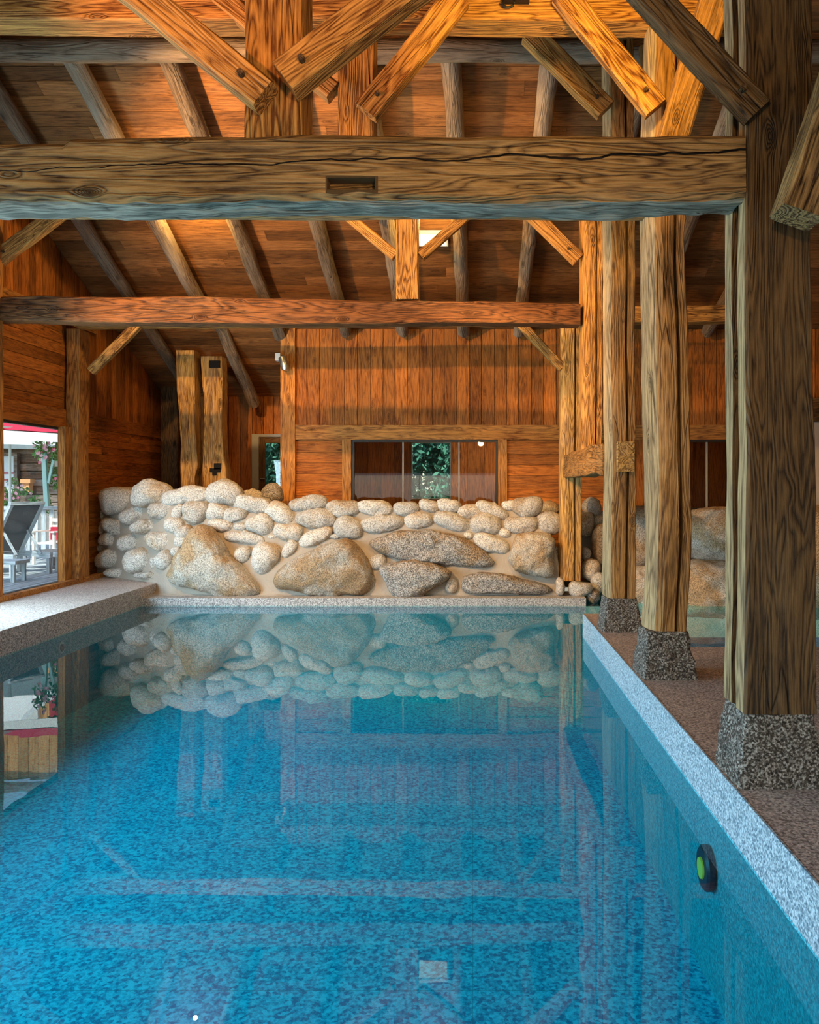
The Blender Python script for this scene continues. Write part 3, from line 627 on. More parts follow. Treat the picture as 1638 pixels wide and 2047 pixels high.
def plinth(lab, X0, X1, Y0, dep, h, tx0, tx1, ty0, ty1):
    bm = bmesh.new(); bmesh.ops.create_grid(bm, x_segments=1, y_segments=1, size=1); bm.clear()
    n_ = 16; v, f = [], []
    def corner(t): return (X0+(tx0-X0)*t, X1+(tx1-X1)*t, Y0+(ty0-Y0)*t, Y0+dep+(ty1-(Y0+dep))*t)
    per = []
    for i in range(n_): per.append((i/n_, 0))
    for i in range(n_): per.append((1, i/n_))
    for i in range(n_): per.append((1-i/n_, 1))
    for i in range(n_): per.append((0, 1-i/n_))
    K = 18
    for r in range(K+1):
        t = r/K; x0, x1, y0, y1 = corner(t)
        for (a, b) in per:
            p = Vector((x0+(x1-x0)*a, y0+(y1-y0)*b, h*t)); c = Vector(((x0+x1)/2, (y0+y1)/2, h*t)); d = (p-c).normalized()
            k_ = .018*noise.noise(p*11+Vector((X0*9, Y0, 0)))+.010*noise.noise(p*30)
            p += d*(k_-(.010 if (a in (0, 1) and b in (0, 1)) else 0))
            if r == K: p.z += .006*noise.noise(p*18)
            v.append(p)
    m = len(per)
    for r in range(K):
        for j in range(m): f.append((r*m+j, r*m+(j+1) % m, (r+1)*m+(j+1) % m, (r+1)*m+j))
    f.append(tuple(range(m))[::-1]); f.append(tuple(K*m+j for j in range(m)))
    o = link('granite_plinth', v, f, G_PLINTH, None, smooth=45); tag(o, lab, 'plinth', 'rough granite plinths under the posts'); return recentre(o)
plinth('rough granite plinth under the huge dark front post', 1.405, 1.90, 4.33, .46, .385, 1.455, 1.825, 4.37, 4.74)
plinth('rough granite plinth under the second tall post', 1.41, 1.865, 6.76, .5, .39, 1.46, 1.80, 6.82, 7.2)
plinth('rough granite plinth under the third tall post', 1.425, 1.87, 8.97, .46, .365, 1.48, 1.81, 9.0, 9.4)

# two carved free standing posts behind the rocks
def carved(lab, pts, Y, dep):
    v, f, g = [], [], []; off = Vector((random.uniform(0, 50),)*3); n_ = 11; M_ = 50; rings = 0
    ys = [p[0] for p in pts]
    for i in range(M_+1):
        y = ys[0]+(ys[-1]-ys[0])*i/M_
        for a, b in zip(pts[:-1], pts[1:]):
            if a[0] <= y <= b[0] or b is pts[-1]:
                t = min(1, max(0, (y-a[0])/(b[0]-a[0]))); t = t*t*(3-2*t); l, r = a[1]+(b[1]-a[1])*t, a[2]+(b[2]-a[2])*t
                if y <= b[0]: break
        A, B = P(l, y, Y), P(r, y, Y)
        # front with vertical flutes in the middle part
        fl = math.sin(math.pi*min(1, max(0, (i/M_-.12)/.62)))
        per = []
        K = 24
        for j in range(K+1):
            s_ = j/K; d = .014*fl*(math.sin(s_*math.pi*14)) if 0 < j < K else .02
            per.append((s_, -d))
        per += [(1, dep*.5), (1, dep), (.5, dep), (0, dep), (0, dep*.5)]
        for (s_, dd) in per:
            p = A.lerp(B, s_); p = Vector((p.x, Y+dd+.01, p.z)); v.append(p); g.append(Vector((p.z, p.x, dd))+off)
        rings = len(per)
    for i in range(M_):
        for j in range(rings): f.append((i*rings+j, i*rings+(j+1) % rings, (i+1)*rings+(j+1) % rings, (i+1)*rings+j))
    f.append(tuple(range(rings))); f.append(tuple(M_*rings+j for j in range(rings))[::-1])
    o = link('carved_post', v, f, W_CARVED, None, g, .6, 40); tag(o, lab, 'carved post', 'free standing old posts behind the rock wall'); return recentre(o)
carved('left of two free standing fluted old posts, without a hole', [(700, 352, 389), (760, 354, 390), (850, 360, 391), (890, 363, 393), (930, 361, 396), (955, 362, 390), (1040, 364, 388)], 15.9, .3)
o = carved('right of two free standing fluted old posts, with a small square hole', [(712, 402, 444), (770, 405, 446), (790, 408, 445), (850, 409, 444), (900, 407, 447), (950, 405, 453), (1040, 410, 456)], 15.9, .3)
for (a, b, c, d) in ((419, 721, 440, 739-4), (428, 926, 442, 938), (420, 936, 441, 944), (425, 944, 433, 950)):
    p0, p1 = P(a, d, 15.89), P(c, b, 15.89); q = MB(); q.box(p0.x, p1.x, 15.875, 15.95, p0.z, p1.z); k = q.build('mortise', HOLE_SHADE, o); k.matrix_parent_inverse = Matrix.Translation(-o.location)  # solid dark blocks paint the shade of the carved holes
T('corner_board', 'dark upright timber in the shaded corner of the recess', 'post', P(340, 1040, 17.6), P(340, 770, 17.6), .36, .12, W_DARK, up=(0, 1, 0))

# lamps
e = empty('wall_spotlight', P(568, 728, 15.3), 'small grey spotlight on the corner of the central back wall', 'spotlight')
def child(mbuild, name, mat, e, smooth=None):
    o = mbuild.build(name, mat, e, smooth); o.matrix_parent_inverse = Matrix.Translation(-e.location); return o
q = MB(); c = P(568, 728, 15.22); q.tube([c+Vector((-.04, .03, .13)), c+Vector((-.035, .02, .12)), c+Vector((.03, -.03, -.08)), c+Vector((.035, -.035, -.12))], [.05, .075, .075, .05], 14); child(q, 'lamp_body', STEEL, e, 40)
q = MB(); c2 = P(557, 714, 15.3); q.box(c2.x-.05, c2.x+.04, 15.25, 15.41, c2.z-.07, c2.z+.07); child(q, 'junction_box', WHITE, e)
e = empty('clamp_spotlight', P(1030, 4, 6.75), 'small black clamp lamp under the golden collar beam', 'spotlight')
q = MB(); c = P(1030, -2, 6.75); q.box(c.x-.10, c.x+.12, 6.72, 6.80, c.z-.015, c.z+.03); child(q, 'clamp_bar', BLACK, e)
q = MB(); q.tube([c+Vector((-.055+.05*math.cos(a), 0, -.03+.04*math.sin(a))) for a in [i*math.pi/5 for i in range(11)]], .01, 8); child(q, 'yoke', BLACK, e)
q = MB(); q.tube([c+Vector((.02, 0, .01)), c+Vector((.09, .05, .07))], .035, 12); child(q, 'lamp_body', BLACK, e)
yy = 13.1; cc = P(866, 470, yy); e = empty('ceiling_light', cc, 'glowing rectangular ceiling light on the roof boards behind the king post', 'ceiling light')
n0 = nn_; ctr = Vector((cc.x, yy, roofz(yy)))+n0*.05
def sl(mb_, c, hu, hv, t):
    p = [c+Vector((1, 0, 0))*a*hu+sd_*b*hv for a, b in ((-1, -1), (1, -1), (1, 1), (-1, 1))]; mb_.hexa([x-n0*t for x in p]+[x+n0*t for x in p])
q = MB(); sl(q, ctr, .24, .16, .03); child(q, 'housing', WHITE, e)
q = MB(); sl(q, ctr+n0*.035, .215, .135, .008); child(q, 'diffuser', LAMPGLASS, e)
# pool light and inlet
e = empty('pool_light', (XR-.012, 4.8, ZW-.36), 'round black underwater light with yellow lens in the right pool wall', 'pool light')
c = Vector((XR-.012, 4.80, CAMZ-(1735-VY)/F*4.8))
q = MB(); q.tube([c+Vector((0, 0, 0)), c+Vector((-.03, 0, 0)), c+Vector((-.045, 0, 0))], [.128, .128, .112], 36); child(q, 'ring', NAVY, e, 30)
q = MB(); q.tube([c+Vector((-.04, 0, 0)), c+Vector((-.056, 0, 0))], [.062, .058], 28); child(q, 'lens', LENS, e, 30)
e = empty('pool_inlet', (XL, 10.4, ZW-.12), 'round water inlet in the left pool wall below the deck edge', 'pool inlet')
c = Vector((XL, 10.4, ZW-.16)); q = MB(); q.tube([c, c+Vector((.015, 0, 0))], .075, 24); child(q, 'flange', STEEL, e)
q = MB(); q.tube([c+Vector((.012, 0, 0)), c+Vector((.02, 0, 0))], .05, 20); child(q, 'opening', NAVY, e)

# ------------------------------------------------------------ rock wall
LEAN = .33
def zbase(x):
    if x < 335: return 14.75-(x-188)/147*1.42 if x > 188 else 14.75
    if x > 1110: return 13.33+(x-1110)*.002
    return 13.33
def surf(x, y):
    zb = zbase(x); Y = (zb+LEAN*CAMZ)/(1+LEAN*(y-VY)/F); return P(x, y, Y)
def stone_mesh(outline, ctr, D, lvl=4, pw=2.4, rough=.03, seed=0, facet=0.0):
    """outline: r(theta) in metres in the facing plane; D half depth"""
    bm = bmesh.new(); bmesh.ops.create_icosphere(bm, subdivisions=lvl, radius=1)
    off = Vector((seed*3.7, seed*1.3, seed*7.1)); size = max(outline(k*.5) for k in range(13))
    for v_ in bm.verts:
        n_ = v_.co.normalized(); s_ = math.hypot(n_.x, n_.z); th = math.atan2(n_.z, n_.x)
        q_ = (s_**pw+abs(n_.y)**pw)**(-1/pw); s2, y2 = s_*q_, n_.y*q_
        r = outline(th); p = Vector((math.cos(th)*r*s2, y2*D, math.sin(th)*r*s2))
        sc_ = 1/size
        k = rough*size*(noise.noise(n_*1.6+off)*1.0+.45*noise.noise(n_*3.7+off)+.20*noise.noise(n_*9+off))
        if facet:
            k += facet*size*(abs(noise.noise(p*(2.2*sc_)+off))*-2.0+abs(noise.noise(p*(5*sc_)+off))*-.8+.25*noise.noise(p*(14*sc_)+off)+.35)
        v_.co = p+n_*k
    vs_ = [v_.co+ctr for v_ in bm.verts]; fs = [tuple(x.index for x in f_.verts) for f_ in bm.faces]; bm.free(); return vs_, fs
def ell(w, h, ang, seed):
    a, b, t = w/2, h/2, R(ang); sq = random.uniform(2.0, 2.9); e1, e2 = random.uniform(-.12, .12), random.uniform(-.10, .10); ph = random.uniform(0, 6.28)
    def r(th):
        c_, s_ = math.cos(th-t), math.sin(th-t); q_ = (abs(c_/a)**sq+abs(s_/b)**sq)**(-1/sq); return q_*(1+e1*math.cos(th*1+ph)+e2*math.cos(3*th+ph))
    return r
def poly(pts, Y):
    P2 = [((x-VX)/F*Y, CAMZ-(y-VY)/F*Y) for x, y in pts]; cx = (min(p[0] for p in P2)+max(p[0] for p in P2))/2; cz = (min(p[1] for p in P2)+max(p[1] for p in P2))/2
    Q = [(p[0]-cx, p[1]-cz) for p in P2]; m = len(Q)
    def ray(th):
        dx, dz = math.cos(th), math.sin(th); best = .05
        for i in range(m):
            (x1, z1), (x2, z2) = Q[i], Q[(i+1) % m]; ex, ez = x2-x1, z2-z1; den = dx*ez-dz*ex
            if abs(den) < 1e-9: continue
            t = (x1*ez-z1*ex)/den; u_ = (x1*dz-z1*dx)/den
            if t > 0 and -1e-6 <= u_ <= 1+1e-6: best = max(best, t)
        return best
    tab = [ray(2*math.pi*k/180) for k in range(180)]
    tab = [(tab[k-1]+2*tab[k]+tab[(k+1) % 180])/4 for k in range(180)]
    def r(th):
        k = (th % (2*math.pi))/(2*math.pi)*180; i = int(k) % 180; fr = k-int(k); return tab[i]*(1-fr)+tab[(i+1) % 180]*fr
    return r, Vector((cx, Y, cz))

wall = empty('rock_wall', (-1.7, 13.6, -.16), 'long bank of pale rounded cobbles set in mortar behind the pool', 'rock wall')
# mortar bed
top = [(188, 1080), (196, 1030), (215, 1010), (250, 990), (300, 985), (360, 985), (420, 985), (470, 990), (520, 1000), (560, 1015), (600, 1012), (680, 1015), (760, 1015), (850, 1012), (930, 1020), (1000, 1018), (1060, 1025), (1095, 1050), (1112, 1100), (1118, 1130)]
def topy(x):
    for a, b in zip(top[:-1], top[1:]):
        if a[0] <= x <= b[0]: return a[1]+(b[1]-a[1])*(x-a[0])/(b[0]-a[0])
    return top[-1][1]
v, f = [], []; NX, NY = 150, 34
for i in range(NX+1):
    x = 188+(1118-188)*i/NX; ty = topy(x); by = 1200 if x > 330 else 1200-(330-x)*.32
    for j in range(NY+1):
        y = ty+(by-ty)*j/NY; p = surf(x, y); t = j/NY
        p = p+Vector((0, .04*noise.noise(p*2.6)+.015*noise.noise(p*9), .02*noise.noise(p*4)))
        if j >= NY-1: p.y -= .10
        v.append(p)
for i in range(NX):
    for j in range(NY): f.append((i*(NY+1)+j, (i+1)*(NY+1)+j, (i+1)*(NY+1)+j+1, i*(NY+1)+j+1))
k0 = len(v)
for i in range(NX+1):
    p = v[i*(NY+1)]; v.append(p+Vector((0, .75, -.02))); v.append(Vector((p.x, p.y+.75, -.3))); q = v[i*(NY+1)+NY]; v.append(Vector((q.x, q.y+.1, -.3)))
for i in range(NX):
    a, b = k0+3*i, k0+3*(i+1); f.append((i*(NY+1), a, b, (i+1)*(NY+1))); f.append((a, a+1, b+1, b)); f.append((a+1, a+2, b+2, b+1)); f.append((a+2, i*(NY+1)+NY, (i+1)*(NY+1)+NY, b+2))
o = link('mortar', v, f, MORTAR, None, smooth=50); o.parent = wall; o.matrix_parent_inverse = Matrix.Translation(-wall.location)
stones = [(235.5,1003,66,52,5),(303,987,75,49,5),(373,991,88,32,8),(450,985,70,47,-5),(268,1031,56,33,20),(323,1022,50,31,5),(356,1025,20,34,-20),(392,1022,49,44,0),(435,1022.5,45,31,0),
 (231,1054,52,28,-22),(292,1052,67,26,6),(348,1050,39,30,-12),(441,1050,48,23,-10),(217,1079,37,25,0),(260.5,1085,45,34,8),(321,1081,66,35,-5),(368,1066,36,28,35),(363,1082,26,22,0),
 (219,1117,55,34,9),(278.5,1121,60,46,15),(328.5,1120,38,34,35),(353.5,1102,20,18,20),(307,1126,12,22,10),(234,1145,50,18,0),(300,1150,66,13,0),(204,1028,15,30,0),(203,1058,17,20,0),(200,1096,15,13,0),
 (504,1007,72,32,-9),(561,1026,56,36,-32),(472,1030,47,28,8),(521,1048,53,38,-10),(616,1007,73,28,8),(628,1036,77,36,-4),(578,1064,55,32,-6),(487,1075,78,21,-7),(482,1053,26,15,0),
 (485,1108,31,33,-20),(532,1113,50,60,-20),(577,1100,20,38,-35),(630,1076,66,28,26),(668,1072,22,10,0),(697,1057,54,40,-12),(545,1073,18,8,0),(686,1017,62,32,0),
 (749,1015,67,30,-6),(766,1047,84,33,6),(812,1016,48,28,4),(858,1012,40,23,-15),(898,1011,48,24,-5),(840,1041,55,31,4),(902,1043,70,32,-20),(937,1022,44,26,5),(937,1071,18,14,0),(971,1049,61,38,-8),
 (756,1124,32,29,10),(903,1173,24,29,-15),(985,1020,66,26,-24),(1017,1010,27,20,0),(1055,1014,59,40,10),(1043,1050,63,31,0),(1008,1065,24,18,-15),(981,1087,70,33,-14)]
for i, (cx, cy, w_, h_, an) in enumerate(stones):
    c = surf(cx, cy); s_ = c.y/F; D = min(w_, h_)*s_*.62; c = c+Vector((0, D*.05, 0)); rs = random.getstate()
    vs_, fs = stone_mesh(ell(w_*s_*1.09, h_*s_*1.10, an, i), Vector((0, 0, 0)), D, 4 if w_ > 40 else 3, 2.25, .085, i+1)
    o = link('cobble', vs_, fs, G_COBBLE, None, smooth=180); o.location = c; o.parent = wall; o.matrix_parent_inverse = Matrix.Translation(-wall.location)

def boulder(lab, pts, Y, D, mat, name='boulder', rough=.04, pw=3.0, lvl=5, seed=0, facet=.045, group=None, yaw=0):
    r, c = poly(pts, Y); vs_, fs = stone_mesh(r, Vector((0, 0, 0)), D, lvl, pw, rough, seed+11, facet)
    o = link(name, vs_, fs, mat, None, smooth=180); zmin = min(v_.z for v_ in vs_)
    o.data.transform(Matrix.Translation((0, 0, -zmin))); o.location = (c.x, c.y, c.z+zmin); tag(o, lab, 'boulder', group)
    return o
BG2 = 'large granite boulders leaning on the rock wall'
boulder('tall triangular boulder with a rusty brown upper side, left on the kerb', [(335,1150),(345,1120),(385,1055),(398,1048),(418,1052),(440,1075),(465,1110),(500,1145),(515,1165),(529,1180),(525,1190),(500,1197),(470,1196),(440,1190),(400,1183),(365,1173),(345,1163)], 13.35, .36, G_BOULDER, seed=1, group=BG2, pw=2.6)
boulder('widest pale trapezoid boulder beside the triangular one', [(543,1170),(548,1150),(565,1133),(600,1108),(650,1085),(668,1078),(700,1078),(715,1085),(730,1110),(745,1140),(750,1165),(742,1185),(725,1191),(620,1190),(600,1184),(550,1180)], 13.38, .36, G_BOULDER, seed=2, group=BG2, pw=3.4)
boulder('long dark lens shaped boulder lying high in the rock wall', [(732,1082),(750,1076),(790,1062),(850,1059),(900,1066),(950,1083),(975,1105),(995,1130),(985,1134),(900,1131),(860,1128),(790,1116),(750,1098)], 13.50, .26, G_ROUGH, seed=3, group=BG2, pw=2.6, rough=.035)
boulder('angular pointed boulder with a dark right face, under the long one', [(757,1133),(770,1127),(830,1118),(865,1123),(885,1130),(905,1143),(895,1160),(860,1180),(845,1190),(825,1198),(795,1196),(780,1180),(765,1155)], 13.32, .32, G_ROUGH, seed=4, group=BG2, pw=3.2, rough=.05)
boulder('flat low rough slab boulder at the right end of the kerb', [(922,1150),(960,1143),(1010,1147),(1060,1160),(1100,1170),(1110,1180),(1090,1188),(930,1187),(920,1175)], 13.36, .26, G_ROUGH, seed=5, group=BG2, pw=3.4, rough=.035)
boulder('blocky squarish pale boulder next to the far post', [(1032,1068),(1060,1063),(1095,1066),(1110,1078),(1107,1100),(1108,1150),(1090,1155),(1060,1149),(1025,1140),(1016,1120),(1022,1095)], 13.42, .34, G_BOULDER, seed=6, group=BG2, pw=3.4, rough=.04)
def rock(lab, cx, cy, w_, h_, an, Y, mat=G_COBBLE, group='loose rocks heaped behind the posts', D=None, seed=0):
    s_ = Y/F; D = D or min(w_, h_)*s_*.6; r = ell(w_*s_, h_*s_, an, seed); vs_, fs = stone_mesh(r, Vector((0, 0, 0)), D, 4, 2.3, .09, seed+40)
    o = link('rock', vs_, fs, mat, None, smooth=180); zmin = min(v_.z for v_ in vs_); c = P(cx, cy, Y); o.data.transform(Matrix.Translation((0, 0, -zmin))); o.location = (c.x, c.y, c.z+zmin); tag(o, lab, 'rock', group); return o
rr = [('brown rounded rock behind the top of the bank, left of the dark round one', 504,990,44,24,0,14.6,G_BOULDER), ('dark brown round rock standing in front of the glazed door', 545,987,42,40,10,14.7,G_ROUGH),
 ('dull brown rock behind the top of the bank beside the far post', 1100,1016,40,28,0,14.5,G_BOULDER), ('round white rock leaning against the far post from the left', 1097,1046,50,47,0,13.75,G_COBBLE),
 ('small upright grey rock at the foot of the far post, left', 1121,1173,18,36,0,13.2,G_COBBLE), ('oval speckled rock at the foot of the far post, right', 1161,1177,47,30,0,13.25,G_COBBLE),
 ('small wet rock at the corner of the granite kerb', 1186,1193,28,28,0,13.3,G_ROUGH), ('brown rock half hidden by the third post near the water', 1197,1163,34,42,0,13.5,G_BOULDER),
 ('egg shaped tan rock tilted between the far and the third post', 1181,1137,36,44,-20,13.6,G_COBBLE), ('small tan rock above the tilted egg shaped one', 1172,1107,18,28,10,13.8,G_COBBLE),
 ('tall pale grey rock mostly hidden behind the third post', 1206,1088,48,82,0,14.0,G_COBBLE), ('angular white block topmost between far and third post', 1182,1014,40,36,-25,14.4,G_COBBLE),
 ('red brown rock right behind the far post', 1170,1048,38,48,0,14.2,G_BOULDER), ('small grey brown rock beside the red brown one', 1195,1040,30,28,0,14.4,G_BOULDER),
 ('dark small rock in the gap left of the far post', 1112,1108,14,34,0,13.9,G_ROUGH), ('small brown rock low behind the far post', 1164,1127,16,24,0,13.9,G_ROUGH)]
for i, (lab, cx, cy, w_, h_, an, Y, mt) in enumerate(rr): rock(lab, cx, cy, w_, h_, an, Y, mt, seed=i)
BG3 = 'huge boulders at the water behind the right posts'
boulder('huge brown boulder seen in the gap between third and second post', [(1225,1030),(1250,1012),(1290,1012),(1330,1030),(1345,1080),(1325,1130),(1250,1138),(1225,1100)], 14.2, .5, G_BOULDER, seed=21, group=BG3)
boulder('bluish low boulder at the water between third and second post', [(1220,1150),(1250,1134),(1310,1130),(1345,1150),(1345,1215),(1300,1228),(1220,1226)], 13.6, .45, G_COBBLE, seed=22, group=BG3)
boulder('huge rounded boulder with a grey underside left of the front post', [(1352,1040),(1385,1016),(1440,1011),(1500,1018),(1530,1050),(1510,1105),(1450,1128),(1390,1118),(1355,1095)], 13.7, .62, G_BOULDER, seed=23, group=BG3, pw=2.5, rough=.03)
boulder('huge sandy boulder rising from the water under the rounded one', [(1335,1150),(1375,1122),(1440,1116),(1510,1130),(1545,1170),(1540,1226),(1440,1234),(1340,1230)], 13.4, .55, G_BOULDER, seed=24, group=BG3, pw=2.7, rough=.03)
boulder('grey blue boulder at the right picture edge', [(1560,1060),(1600,1015),(1680,1005),(1730,1040),(1740,1120),(1700,1235),(1590,1240),(1555,1150)], 13.2, .6, G_BOULDER, seed=25, group=BG3)
mb = MB(); mb.box(1.85, 8.1, 14.35, 14.9, -.5, 1.15); o = mb.build('bank', STONEW); struct(o, 'dark earth bank behind the huge boulders', 'bank')

# ------------------------------------------------------------ outside
mb = MB(); mb.box(-40, -6.9, -10, 60, -.35, -.2); mb.box(-6.9, 40, 18.1, 60, -.35, -.2); struct(mb.build('ground', GROUND), 'garden ground outside', 'ground')
mb = MB(); boards(mb, (0, 0, 0), (0, 1, 0), (-1, 0, 0), (0, 0, 1), 3, 24, 6.86, 16.5, .14, 'u', .03, .012, 5); struct(mb.build('patio_deck', W_PALE), 'pale weathered wooden patio decking outside', 'patio')
def foliage(name, lab, cat, c, rad, nleaf, size, mat, seed, parts=(), clumps=14, group=None, flowers=0):
    rnd = random.Random(seed); e = empty(name, (c[0], c[1], c[2]-rad[2]), lab, cat, group); v, f, t = [], [], []
    cl = [Vector((rnd.gauss(0, .45), rnd.gauss(0, .45), rnd.gauss(0, .5))) for _ in range(clumps)]
    for i in range(nleaf):
        q = rnd.choice(cl); d = Vector((rnd.gauss(0, 1), rnd.gauss(0, 1), rnd.gauss(0, 1))).normalized()*rnd.uniform(.12, .38); p = q+d
        p = Vector((c[0]+p.x*rad[0], c[1]+p.y*rad[1], c[2]+p.z*rad[2]))
        a = Vector((rnd.gauss(0, 1), rnd.gauss(0, 1), rnd.gauss(0, 1))).normalized(); b = a.cross(Vector((rnd.gauss(0, 1), rnd.gauss(0, 1), rnd.gauss(0, 1)))).normalized(); s_ = size*rnd.uniform(.6, 1.3)
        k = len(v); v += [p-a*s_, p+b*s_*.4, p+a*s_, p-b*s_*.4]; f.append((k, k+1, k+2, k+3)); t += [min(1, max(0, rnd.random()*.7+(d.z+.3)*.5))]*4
    me = bpy.data.meshes.new('foliage'); me.from_pydata(v, [], f); me.materials.append(mat); at = me.attributes.new('tone', 'FLOAT', 'POINT'); at.data.foreach_set('value', t)
    o = bpy.data.objects.new('foliage', me); C.objects.link(o); o.parent = e; o.matrix_parent_inverse = Matrix.Translation(-e.location)
    if flowers:
        v, f, t = [], [], []
        for i in range(flowers):
            p = Vector((c[0]+rnd.gauss(0, .5)*rad[0], c[1]-rad[1]*rnd.uniform(.3, .9), c[2]+rnd.gauss(0, .5)*rad[2])); tt = rnd.random()
            for j in range(5):
                a = Vector((math.cos(j*1.256), rnd.uniform(-.5, .1), math.sin(j*1.256))); b = a.cross(Vector((0, 1, 0))); k = len(v); v += [p, p+a*.025+b*.018, p+a*.042, p+a*.025-b*.018]; f.append((k, k+1, k+2, k+3)); t += [tt]*4
        me = bpy.data.meshes.new('blossom'); me.from_pydata(v, [], f); me.materials.append(PETAL); at = me.attributes.new('tone', 'FLOAT', 'POINT'); at.data.foreach_set('value', t)
        o = bpy.data.objects.new('blossom', me); C.objects.link(o); o.parent = e; o.matrix_parent_inverse = Matrix.Translation(-e.location)
    return e
def tree(lab, x, Y, h, r, seed, n=9000, mat=LEAF):
    e = foliage('garden_tree', lab, 'tree', (x, Y, h*.52-.2), (r, r, h*.5), n, .10, mat, seed, clumps=60)
    q = MB(); q.tube([(x, Y, -.2), (x+.05, Y, h*.4), (x, Y, h*.75)], [.14, .1, .04], 8); k = q.build('trunk', W_OLD, e); k.matrix_parent_inverse = Matrix.Translation(-e.location)
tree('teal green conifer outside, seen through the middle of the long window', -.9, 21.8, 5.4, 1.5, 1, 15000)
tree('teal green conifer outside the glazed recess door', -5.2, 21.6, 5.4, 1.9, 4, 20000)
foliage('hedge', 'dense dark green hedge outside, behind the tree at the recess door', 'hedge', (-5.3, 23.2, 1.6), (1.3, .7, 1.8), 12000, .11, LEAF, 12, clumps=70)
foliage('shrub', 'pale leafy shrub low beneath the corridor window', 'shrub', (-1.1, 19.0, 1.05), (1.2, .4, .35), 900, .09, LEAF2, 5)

def PL(x, y, Y): return P(x, y, Y)
# chalet behind the patio
ch = empty('chalet', (-13.4, 24, -.2), 'dark weathered log chalet behind the patio with a curtained window', 'house')
YH = 23.5
q = MB(); boards(q, (0, YH, 0), (1, 0, 0), (0, 0, 1), (0, -1, 0), -22, -11.6, .9, 2.75, .23, 'u', .10, .03, 5); q.box(-22, -11.6, YH+.1, YH+5, .9, 2.75); child(q, 'log_wall', W_OLD, ch)
q = MB(); boards(q, (0, YH-.05, 0), (1, 0, 0), (0, 0, 1), (0, -1, 0), -22, -10.5, 2.75, 6.2, .3, 'v', .08, .012); q.box(-22, -10.5, YH, YH+5, 2.75, 6.2); child(q, 'upper_wall', W_ORANGE, ch)
q = MB(); q.box(-22, -11.6, YH-.06, YH+5, -.2, .9); child(q, 'rubble_base', STONEW, ch)
q = MB(); q.hexa([(-23, YH-.2, 6.2), (-10, YH-.2, 6.2), (-10, YH+3, 7.6), (-23, YH+3, 7.6), (-23, YH-.2, 6.35), (-10, YH-.2, 6.35), (-10, YH+3, 7.75), (-23, YH+3, 7.75)]); child(q, 'roof', W_OLD, ch)
a, b = P(4, 985, YH-.15), P(29, 912, YH-.15)
q = MB(); q.box(a.x-.1, b.x+.1, YH-.2, YH-.05, b.z, b.z+.1); q.box(b.x, b.x+.1, YH-.2, YH-.05, a.z, b.z); q.box(a.x, b.x, YH-.2, YH-.05, a.z-.1, a.z); k = child(q, 'window_frame', W_OLD, ch)
q = MB(); q.box(a.x, b.x, YH-.13, YH-.06, a.z, b.z); child(q, 'curtain', CURTAIN, k)
q = MB(); q.box(a.x, b.x, YH-.15, YH-.13, (a.z+b.z)/2+.02, (a.z+b.z)/2+.06); q.box(a.x, b.x, YH-.15, YH-.13, a.z+.35, a.z+.38); child(q, 'glazing_bar', RED, k)
# upper windows and shutters mirrored in the pool
for i, x in enumerate((-12.9, -12.0, -11.1)):
    q = MB(); q.box(x, x+.55, YH-.22, YH-.1, 3.5, 4.7); k = child(q, 'shutter', RED if i % 2 else CANVAS, ch)
q = MB(); q.box(-22, -10.5, YH-1.0, YH-.06, 2.75, 2.9); q.box(-22, -10.5, YH-1.05, YH-.97, 3.4, 3.5)
for i in range(31): q.box(-22+i*.38, -21.92+i*.38, YH-1.03, YH-.99, 2.9, 3.4)
child(q, 'balcony', W_ORANGE, ch)
# awnings
e = empty('awning', (-8.5, 16, 2.2), 'red awning with a white valance over the patio', 'awning')
def sheet(mb_, pts, t=.02): mb_.hexa([Vector(p) for p in pts]+[Vector(p)+Vector((0, 0, t)) for p in pts])
A1, A2 = P(-30, 858, 16.5), P(135, 868, 16.5)
q = MB(); sheet(q, [A1, A2, A2+Vector((.1, 1.3, .5)), A1+Vector((0, 1.3, .5))]); child(q, 'cloth', RED, e)
q = MB(); q.hexa([A1+Vector((0, 0, -.17)), A2+Vector((0, 0, -.17)), A2+Vector((0, .03, -.17)), A1+Vector((0, .03, -.17)), A1+Vector((0, 0, .02)), A2+Vector((0, 0, .02)), A2+Vector((0, .03, .02)), A1+Vector((0, .03, .02))]); child(q, 'valance', CANVAS, e)
q = MB(); q.bar(A1+Vector((.3, -.02, .05)), A1+Vector((1.0, .9, .0)), .04, .04); child(q, 'arm', FRAME_GY, e)
e = empty('parasol', (-9.2, 19, -.2), 'large cream parasol standing behind the loungers', 'parasol')
c = P(20, 880, 19.5)+Vector((0, 0, .15)); tops = c+Vector((0, 0, .75)); v, f = [tops], []
for i in range(8):
    a = i*math.pi/4+.2; v.append(c+Vector((1.5*math.cos(a), 1.3*math.sin(a), -.28)))
v += [p-Vector((0, 0, .02)) for p in v]
for i in range(8): f.append((0, 1+i, 1+(i+1) % 8)); f.append((9, 10+(i+1) % 8, 10+i)); f.append((1+i, 10+i, 10+(i+1) % 8, 1+(i+1) % 8))
k = link('canopy', v, f, CANVAS, None); k.parent = e; k.matrix_parent_inverse = Matrix.Translation(-e.location)
q = MB(); q.tube([(c.x, c.y, -.17), tops], .03, 8); child(q, 'pole', WHITE, e)
